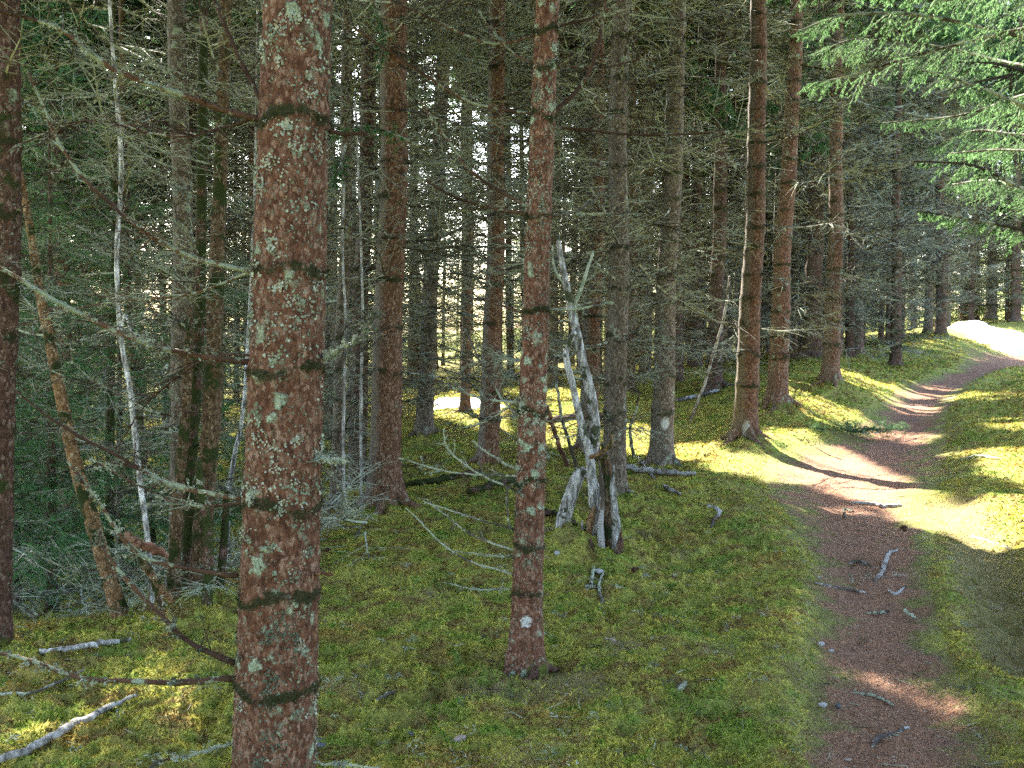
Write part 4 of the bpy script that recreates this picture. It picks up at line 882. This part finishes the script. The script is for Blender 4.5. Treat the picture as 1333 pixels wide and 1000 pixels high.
# ------------------------------------------------------------------ the wood behind: copies of a few spruces, each a thing of its own
def proto(seed, Ht, cb, r0_, mat, dead=LIB_FAR, can_len=2.0, lean=.018, can_lib=LIB_CAN, nper=(5, 8)):
    r = np.random.default_rng(seed); axis, wh, dw, cr, place = spruce_geo(r, Ht, cb, r0_, (lean, 0), dead, .8, 1., can_len, gap=(.35, .55), nper=nper, dlen=(.6, 1.2), can_lib=can_lib, can_gap=.42 if can_lib is LIB_CAN else .55)
    V, F, a_ = trunk_geo(axis, r0_, Ht, .9, 10, .2, .4, wh, seed); tr = mesh_data('trunk', V, F, M[mat], attrs=a_)
    return dict(tr=tr, axis=axis, dw=dw, cr=cr, place=place, db=None, cw=None, cl=None)
PR = [proto(900, 16, 7.5, .12, 'bark_dark'), proto(901, 15, 7, .10, 'bark_brown'), proto(902, 17, 8, .14, 'bark_dark'), proto(903, 14, 6, .08, 'bark_grey'), proto(904, 16, 7, .11, 'bark_red'), proto(905, 15, 4, .10, 'bark_brown'),
      proto(906, 15, 8, .11, 'bark_dark', can_lib=LIB_CANF, nper=(3, 6)), proto(907, 16, 8.5, .12, 'bark_brown', can_lib=LIB_CANF, nper=(3, 6)), proto(908, 14, 7.5, .09, 'bark_grey', can_lib=LIB_CANF, nper=(3, 6)),
      proto(909, 19, 9.5, .12, 'bark_dark', can_len=2.9, nper=(1, 3)), proto(910, 18, 9, .10, 'bark_brown', can_len=2.9, nper=(1, 3)), proto(911, 20, 10, .13, 'bark_grey', can_len=2.9, nper=(1, 3))]
for p in PR:
    (V, F), _ = build_cut(p['dw'], p['place'], 0, False, False); p['db'] = mesh_data('dead_branches', V, F, M['twig'], False)
    (V, F), (V2, F2) = build_cut(p['cr'], p['place'], 0, False, True); p['cw'] = mesh_data('crown_limbs', V, F, M['twig'], False); p['cl'] = mesh_data('crown', V2, F2, M['needle'], False)
    p['pts'] = V2[F2[::40]].mean(1)
def link(name, me, parent):
    o = bpy.data.objects.new(name, me); scene.collection.objects.link(o); o.parent = parent; return o
placed = [tuple(at(tr_[0], tr_[1], tr_[2])[:2]) for tr_ in TREES]
placed += [tuple(at(350, 1100, 3.)[:2]), tuple(at(684, 870, 4.7)[:2])]
rb = np.random.default_rng(77)
nuniq = 0; cnt = 0
def region(px, Y, inview):
    if not inview: return 'spruce standing outside the picture whose crown shades the wood', 'spruces outside the picture'
    far = 'far' if Y > 27 else 'middle distance'
    if px < 330: a = 'left of the big foreground spruce'
    elif px < 700: a = 'between the big foreground spruce and the slim one'
    elif px < 960: a = 'between the slim spruce and the bend of the path'
    else: a = 'behind the mossy bank along the path'
    return f'dim {far} spruce {a}', f'{far} spruces {a}'
tries = 0
while cnt < 212 and tries < 12000:
    tries += 1
    outside = cnt >= 177
    if not outside:
        a = rb.uniform(-.52, .52) if rb.random() < .42 else rb.uniform(.10, .52); Y = math.sqrt(rb.uniform(13.5**2, 42**2)); x = Y*math.tan(a)
        if rb.random() < .3: Y = rb.uniform(17, 31); x = Y*rb.uniform(-.14, .17)
    else:
        a = rb.uniform(.6, 3.14)*rb.choice([-1, 1]); d = rb.uniform(3.5, 14); x = d*math.sin(a); Y = d*math.cos(a)
    if cnt >= 199: x = rb.uniform(-26, -9); Y = rb.uniform(8, 30)
    q, dd = path_q(np.array([x]), np.array([Y])); px = 666.5+FPX*x/max(Y, .1)
    if dd[0] < (1.6 if outside else 2.0): continue
    if not outside and px > 1235 and Y < 38: continue
    if not outside and 1180 < px and Y < 32: continue
    if not outside and px > 985 and Y < 22: continue
    if not outside and 560 < px < 660 and Y < 19: continue
    if not outside and 1095 < px < 1240 and Y < 27: continue
    highc = 400 < px < 900 and 16 < Y < 33
    if not outside and px < 430 and rb.random() < .62: continue
    if not outside and 400 < px < 900 and Y <= 16 and rb.random() < .7: continue
    if not outside and 400 < px < 900 and Y > 33 and rb.random() < .6: continue
    md = 1.0 if Y > 13 else 2.2
    if any((x-p[0])**2+(Y-p[1])**2 < md*md for p in placed): continue
    zz_ = np.linspace(0, 11, 60); tb = onground(x, Y); 
    if islit(tb+np.stack([.018*zz_, 0*zz_, zz_], 1)).mean() > (.2 if px < 900 else .22): continue
    placed.append((x, Y)); cnt += 1
    pr = PR[9+rb.integers(3)] if highc else (PR[rb.integers(6)] if Y < 23 or px > 1000 or outside else PR[6+rb.integers(3)]); B = onground(x, Y); az = rb.uniform(0, 6.283); s = rb.uniform(.85, 1.15)
    lab, grp = region(px, Y, abs(x/max(Y, .01)) < .56 and Y > 0)
    t = empty('spruce_tree', B, lab, 'tree', grp); t.rotation_euler = (rb.normal(0, .01), rb.normal(0, .01), az); t.scale = (s, s, s*rb.uniform(.95, 1.1))
    bpy_M = np.array(t.rotation_euler.to_matrix())@np.diag(np.array(t.scale))
    link('trunk', pr['tr'], t)
    fr = islit(pr['pts']@bpy_M.T+B).mean()
    if fr < .004: link('dead_branches', pr['db'], t); link('crown_limbs', pr['cw'], t); link('crown', pr['cl'], t)
    else:
        nuniq += 1
        for nm, src in (('dead_branches', 'db'), ('crown_limbs', 'cw'), ('crown', 'cl')):
            me = pr[src]; V = np.empty(len(me.vertices)*3, np.float32); me.vertices.foreach_get('co', V); V = V.reshape(-1, 3); F = np.empty(len(me.polygons)*3, np.int32); me.polygons.foreach_get('vertices', F); F = F.reshape(-1, 3)
            Wp = V[F].mean(1)@bpy_M.T+B; F = F[~islit(Wp, .05)]; used = np.zeros(len(V), bool); used[F] = True; rm = np.cumsum(used)-1
            obj(nm, V[used], rm[F], me.materials[0], t, smooth=False); NTRI[0] += len(F)
print('unique bg', nuniq, 'cnt', cnt, 'tries', tries, 'tris', NTRI[0])
# sunlit edge of the wood far behind
LIB_EDGE = [make_branch(r0, 1.5, 16, 2, r0.uniform(.1, .3), .2, .012, .45, green=5, nl=.10, nw=.011, hang=.3, sides=3) for _ in range(5)]
e0 = []
for k in range(3):
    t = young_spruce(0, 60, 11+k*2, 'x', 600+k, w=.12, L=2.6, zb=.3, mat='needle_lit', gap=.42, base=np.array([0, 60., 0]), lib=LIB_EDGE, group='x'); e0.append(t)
ne = 0
for i in range(46):
    a = -.56+1.12*(i+.5)/46+rb.normal(0, .006); Y = rb.uniform(40, 52); x = Y*math.tan(a); B = onground(x, Y)
    if ne < 3: t = e0[ne]; t.location = B
    else:
        s_ = e0[rb.integers(3)]; t = s_.copy(); scene.collection.objects.link(t); t.location = B
        for c in s_.children: d = c.copy(); scene.collection.objects.link(d); d.parent = t
    t.name = 'edge_spruce'; k_ = rb.uniform(.5, .78) if a < .3 else rb.uniform(.85, 1.3); t.scale = (k_,)*3; t.rotation_euler = (0, 0, rb.uniform(0, 6.28)); ne += 1
    side = 'on the left' if a < -.2 else ('straight ahead' if a < .2 else 'beyond the far snow on the right')
    tag(t, f'one of the bushy sunlit spruces closing the wood {side}', 'tree', f'bushy sunlit spruces {side}')

# ------------------------------------------------------------------ ground sheet, path and snow
aa = np.concatenate([np.linspace(-math.pi, -.60, 60, endpoint=False), np.linspace(-.60, .60, 1000, endpoint=False), np.linspace(.60, math.pi, 60, endpoint=False)])
rr = np.concatenate([np.linspace(.3, 2.6, 22, endpoint=False), np.geomspace(2.6, 30, 640, endpoint=False), np.geomspace(30, 220, 90)])
RRg, AAg = np.meshgrid(rr, aa, indexing='ij'); X = RRg*np.sin(AAg); Yg = RRg*np.cos(AAg)
Z = height(X.ravel(), Yg.ravel()).reshape(X.shape)
NA, NR = len(aa), len(rr); V = np.stack([X, Yg, Z], -1).reshape(-1, 3); V = np.vstack([V, [[0, 0, Z[0].mean()]]])
q, dd = path_q(X.ravel(), Yg.ravel()); pq = np.append(1-np.clip(q/2, 0, 1), 0)
lt = np.zeros(len(V))
for mx, my, mr, mh in MOUNDS: lt = np.maximum(lt, np.exp(-((V[:, 0]-mx)**2+(V[:, 1]-my)**2)/(mr*1.2)**2)*.55)
Pl = hit(730, 900); lt = np.maximum(lt, .95*np.exp(-((V[:, 0]-Pl[0])**2+(V[:, 1]-Pl[1])**2)/.10))
lt = np.maximum(lt, 1.25*ditch(V[:, 0], V[:, 1]))
for (a_x, a_y, rr_, am_) in [(840, 700, .12, .9), (640, 905, .15, .7), (890, 720, .1, .8), (450, 900, .15, .6), (810, 850, .12, .8), (1000, 800, .1, .6), (560, 780, .15, .6), (930, 860, .1, .7)]: Pl = hit(a_x, a_y); lt = np.maximum(lt, am_*np.exp(-((V[:, 0]-Pl[0])**2+(V[:, 1]-Pl[1])**2)/rr_**2/2))
lt = np.maximum(lt, .55*sstep(13, 30, np.hypot(V[:, 0], V[:, 1]))*(V[:, 0] < 4))
i = np.arange(NR-1)[:, None]*NA; j = np.arange(NA)[None]; k = (j+1) % NA
F = np.stack([i+j, i+k, i+NA+k, i+NA+j], -1).reshape(-1, 4)[:, ::-1]
c0 = len(V)-1; jj = np.arange(NA); T0 = np.stack([jj, np.full(NA, c0), (jj+1) % NA], 1)
onpath = pq[F].mean(1) > .56
def sub(Fq):
    used = np.zeros(len(V), bool); used[Fq] = True; rm = np.cumsum(used)-1; return used, rm[Fq]
u, Fp = sub(F[onpath]); tag(obj('path', V[u], Fp, M['ground'], attrs=dict(pathq=pq[u], litter=lt[u])), kind='structure')
used = np.zeros(len(V), bool); used[F[~onpath]] = True; used[T0] = True; rm = np.cumsum(used)-1
tag(obj('ground', V[used], [rm[F[~onpath]], rm[T0]], M['ground'], attrs=dict(pathq=pq[used], litter=lt[used])), kind='structure')
def snow(poly, label, th, mx=None):
    xs = [p[0] for p in poly]; ys = [p[1] for p in poly]; pts = np.array([hit(a, b) for a, b in poly]); c = pts.mean(0)
    n_ = 70; x0, x1 = pts[:, 0].min()-.4, pts[:, 0].max()+.4; y0, y1 = pts[:, 1].min()-.6, pts[:, 1].max()+.6
    gx, gy = np.meshgrid(np.linspace(x0, x1, n_), np.linspace(y0, y1, n_)); d = np.full(gx.shape, -9.)
    ins = np.zeros(gx.shape, bool); ed = np.full(gx.shape, 99.); m = len(pts); jx = m-1
    for ix in range(m):
        xi, yi = pts[ix, :2]; xj, yj = pts[jx, :2]
        with np.errstate(divide='ignore', invalid='ignore'): ins ^= ((yi > gy) != (yj > gy)) & (gx < (xj-xi)*(gy-yi)/(yj-yi+1e-12)+xi)
        L = (xj-xi)**2+(yj-yi)**2; t_ = np.clip(((gx-xi)*(xj-xi)+(gy-yi)*(yj-yi))/L, 0, 1); ed = np.minimum(ed, np.hypot(gx-xi-t_*(xj-xi), gy-yi-t_*(yj-yi))); jx = ix
    sd = np.where(ins, ed, -ed)+(fbm(gx*2.2, gy*2.2, 91, 3)-.5)*.5
    z = height(gx, gy, False)+np.clip(sd*.6, -.10, th)+.03*(fbm(gx*3, gy*3, 95, 2)-.5)
    keep = sd > -.25; ii = np.arange((n_-1)*n_).reshape(n_-1, n_)[:, :-1]; Fq = np.stack([ii, ii+1, ii+n_+1, ii+n_], -1).reshape(-1, 4); kf = keep.ravel()[Fq].any(1)
    Vv = np.stack([gx, gy, z], -1).reshape(-1, 3); us = np.zeros(len(Vv), bool); us[Fq[kf]] = True; r_ = np.cumsum(us)-1; O = np.array([c[0], c[1], float(height(np.array([c[0]]), np.array([c[1]]), False)[0])])
    return tag(obj('snow_patch', Vv[us]-O, r_[Fq[kf]], M['snow'], loc=O), label, 'snow patch')
snow([(1232,428),(1262,424),(1300,430),(1345,440),(1360,462),(1325,462),(1295,455),(1262,441)], 'long white bank of old snow where the path reaches the far trees', .22)
snow([(563,525),(600,522),(650,527),(655,540),(600,540),(568,535)], 'small snow patch left between the trunks of the slender grey and rusty spruces', .12)

# moss shoots, needle litter, lichen crumbs: things nobody could count
rm_ = np.random.default_rng(5)
SPOTS = [(840, 700, .13), (640, 905, .16), (890, 720, .1), (450, 900, .15), (810, 850, .13), (1000, 800, .1), (560, 780, .15), (930, 860, .1), (730, 900, .22), (700, 1000, .15), (520, 930, .12)]
SPOTS = [(*hit(a, b)[:2], c) for a, b, c in SPOTS]
def bare(x, y):
    d = ditch(x, y)
    for a, b, c in SPOTS: d = np.maximum(d, .85*np.exp(-((x-a)**2+(y-b)**2)/c**2/1.5))
    return d
def scatter(n_, r0m, r1m, amax=.56):
    a = rm_.uniform(-amax, amax, n_); r = np.exp(rm_.uniform(math.log(r0m), math.log(r1m), n_)); return r*np.sin(a), r*np.cos(a), r
x, y, r = scatter(620000, 2.9, 34); q, _ = path_q(x, y); keep = (1/np.maximum(q, .01) < 1.05+.35*rm_.random(len(x))*0) & (rm_.random(len(x)) < .25+.75*sstep(.9, 1.9, q+(fbm(x*3, y*3, 61, 2)-.5)*2.2)); keep &= rm_.random(len(x)) > 1.25*bare(x, y)-.15; x, y, r = x[keep], y[keep], r[keep]
z = height(x, y); dn = fbm(x*5, y*5, 71, 2); hgt = (.005+.009*dn)*(.6+.12*r)*rm_.uniform(.4, 1.3, len(x)); wd = (.0024+.0008*r)
th = rm_.uniform(0, 6.283, len(x)); dx, dy = np.cos(th)*wd, np.sin(th)*wd; lx, ly = rm_.normal(0, 1.1, len(x))*hgt, rm_.normal(0, 1.1, len(x))*hgt
V = np.stack([np.stack([x-dx, y-dy, z-.003], 1), np.stack([x+dx, y+dy, z-.003], 1), np.stack([x+lx, y+ly, z+hgt], 1)], 1).reshape(-1, 3)
tag(obj('moss', V, np.arange(len(V)).reshape(-1, 3), M['mossblade'], smooth=False, attrs=dict(rnd=np.repeat(rm_.random(len(x)), 3))), 'springy green and olive moss carpet beside the path', 'moss', kind='stuff')
x, y, r = scatter(230000, 2.9, 28); q, _ = path_q(x, y); w_ = (1-sstep(.7, 1.5, q+(fbm(x*3, y*3, 61, 2)-.5)*.8))+.07+bare(x, y); keep = rm_.random(len(x)) < w_; x, y, r = x[keep], y[keep], r[keep]
z = height(x, y)+.004; L = rm_.uniform(.006, .014, len(x))*(.7+.12*r); th = rm_.uniform(0, 6.283, len(x)); w_ = .0009+.0003*r; ux, uy = np.cos(th), np.sin(th)
V = np.stack([np.stack([x-uy*w_, y+ux*w_, z], 1), np.stack([x+uy*w_, y-ux*w_, z], 1), np.stack([x+ux*L, y+uy*L, z+rm_.uniform(0, .004, len(x))], 1)], 1).reshape(-1, 3)
tag(obj('needle_litter', V, np.arange(len(V)).reshape(-1, 3), M['litter'], smooth=False, attrs=dict(rnd=np.repeat(rm_.random(len(x)), 3))), 'fallen brown spruce needles covering the path', 'needle litter', kind='stuff')
# crumbs of grey lichen and short twiglets on the moss
G = Geo(); nc = 520; x, y, r = scatter(nc, 3.2, 12); q, _ = path_q(x, y)
for k in range(nc):
    if q[k] < 1.0 and rm_.random() < .5: continue
    m = rm_.integers(5, 16); z0 = float(height(np.array([x[k]]), np.array([y[k]]))[0]); c = np.array([x[k], y[k], z0+.012]); P = c+rm_.normal(0, .018, (m, 3))*np.array([1, 1, .3])
    d = nrm(rm_.normal(0, 1, (m, 3))*np.array([1, 1, .4])); L = rm_.uniform(.01, .035, (m, 1)); v, f = twigs(P, P+d*L*.5+rm_.normal(0, .003, (m, 3)), P+d*L, rm_.uniform(.0012, .003, m)); G.add(v, f)
V, F = G.get(); tag(obj('lichen_litter', V, F, M['lichen'], smooth=False), 'crumbs of pale lichen and twig bits strewn on the moss', 'litter', kind='stuff')
G = Geo(); x, y, r = scatter(900, 3.0, 16)
for k in range(900):
    z0 = float(height(np.array([x[k]]), np.array([y[k]]))[0]); a = rm_.uniform(0, 6.28); L = rm_.uniform(.02, .11)*(1+.04*r[k]); d = np.array([math.cos(a), math.sin(a), rm_.normal(0, .12)])*L; A_ = np.array([[x[k], y[k], z0+.006]]); B_ = A_+d
    v, f = twigs(A_, (A_+B_)/2+rm_.normal(0, .08*L, (1, 3))*np.array([1, 1, .3]), B_, rm_.uniform(.0012, .0038)); G.add(v, f)
    if rm_.random() < .4: B2 = (A_+B_)/2+rm_.normal(0, .3*L, (1, 3))*np.array([1, 1, .2]); v, f = twigs((A_+B_)/2, ((A_+B_)/2+B2)/2, B2, .0013); G.add(v, f)
V, F = G.get(); tag(obj('twig_litter', V, F, M['twig'], smooth=False), 'short broken twigs strewn over path and moss', 'twig litter', kind='stuff')
# heap of cut green twigs on the path
B = hitg(1130, 572); t = empty('brush_heap', B, 'low heap of dark green spruce twigs lying on the path before its bend', 'brush heap')
for k in range(7):
    rk = np.random.default_rng(950+k); (V, F), (V2, F2) = make_branch(rk, .8, 20, 3, 0, .1, .008, .4, green=16, nl=.035, nw=.003, hang=0, sides=3); Rm = rot(rk.uniform(0, 6.28), 0).T; off = np.array([rk.normal(0, .25), rk.normal(0, .2), .07+rk.uniform(0, .08)])
    o = obj('twig', V@Rm+off, F, M['twig'], t, smooth=False); obj('needles', V2@Rm+off, F2, M['needle'], o, smooth=False)
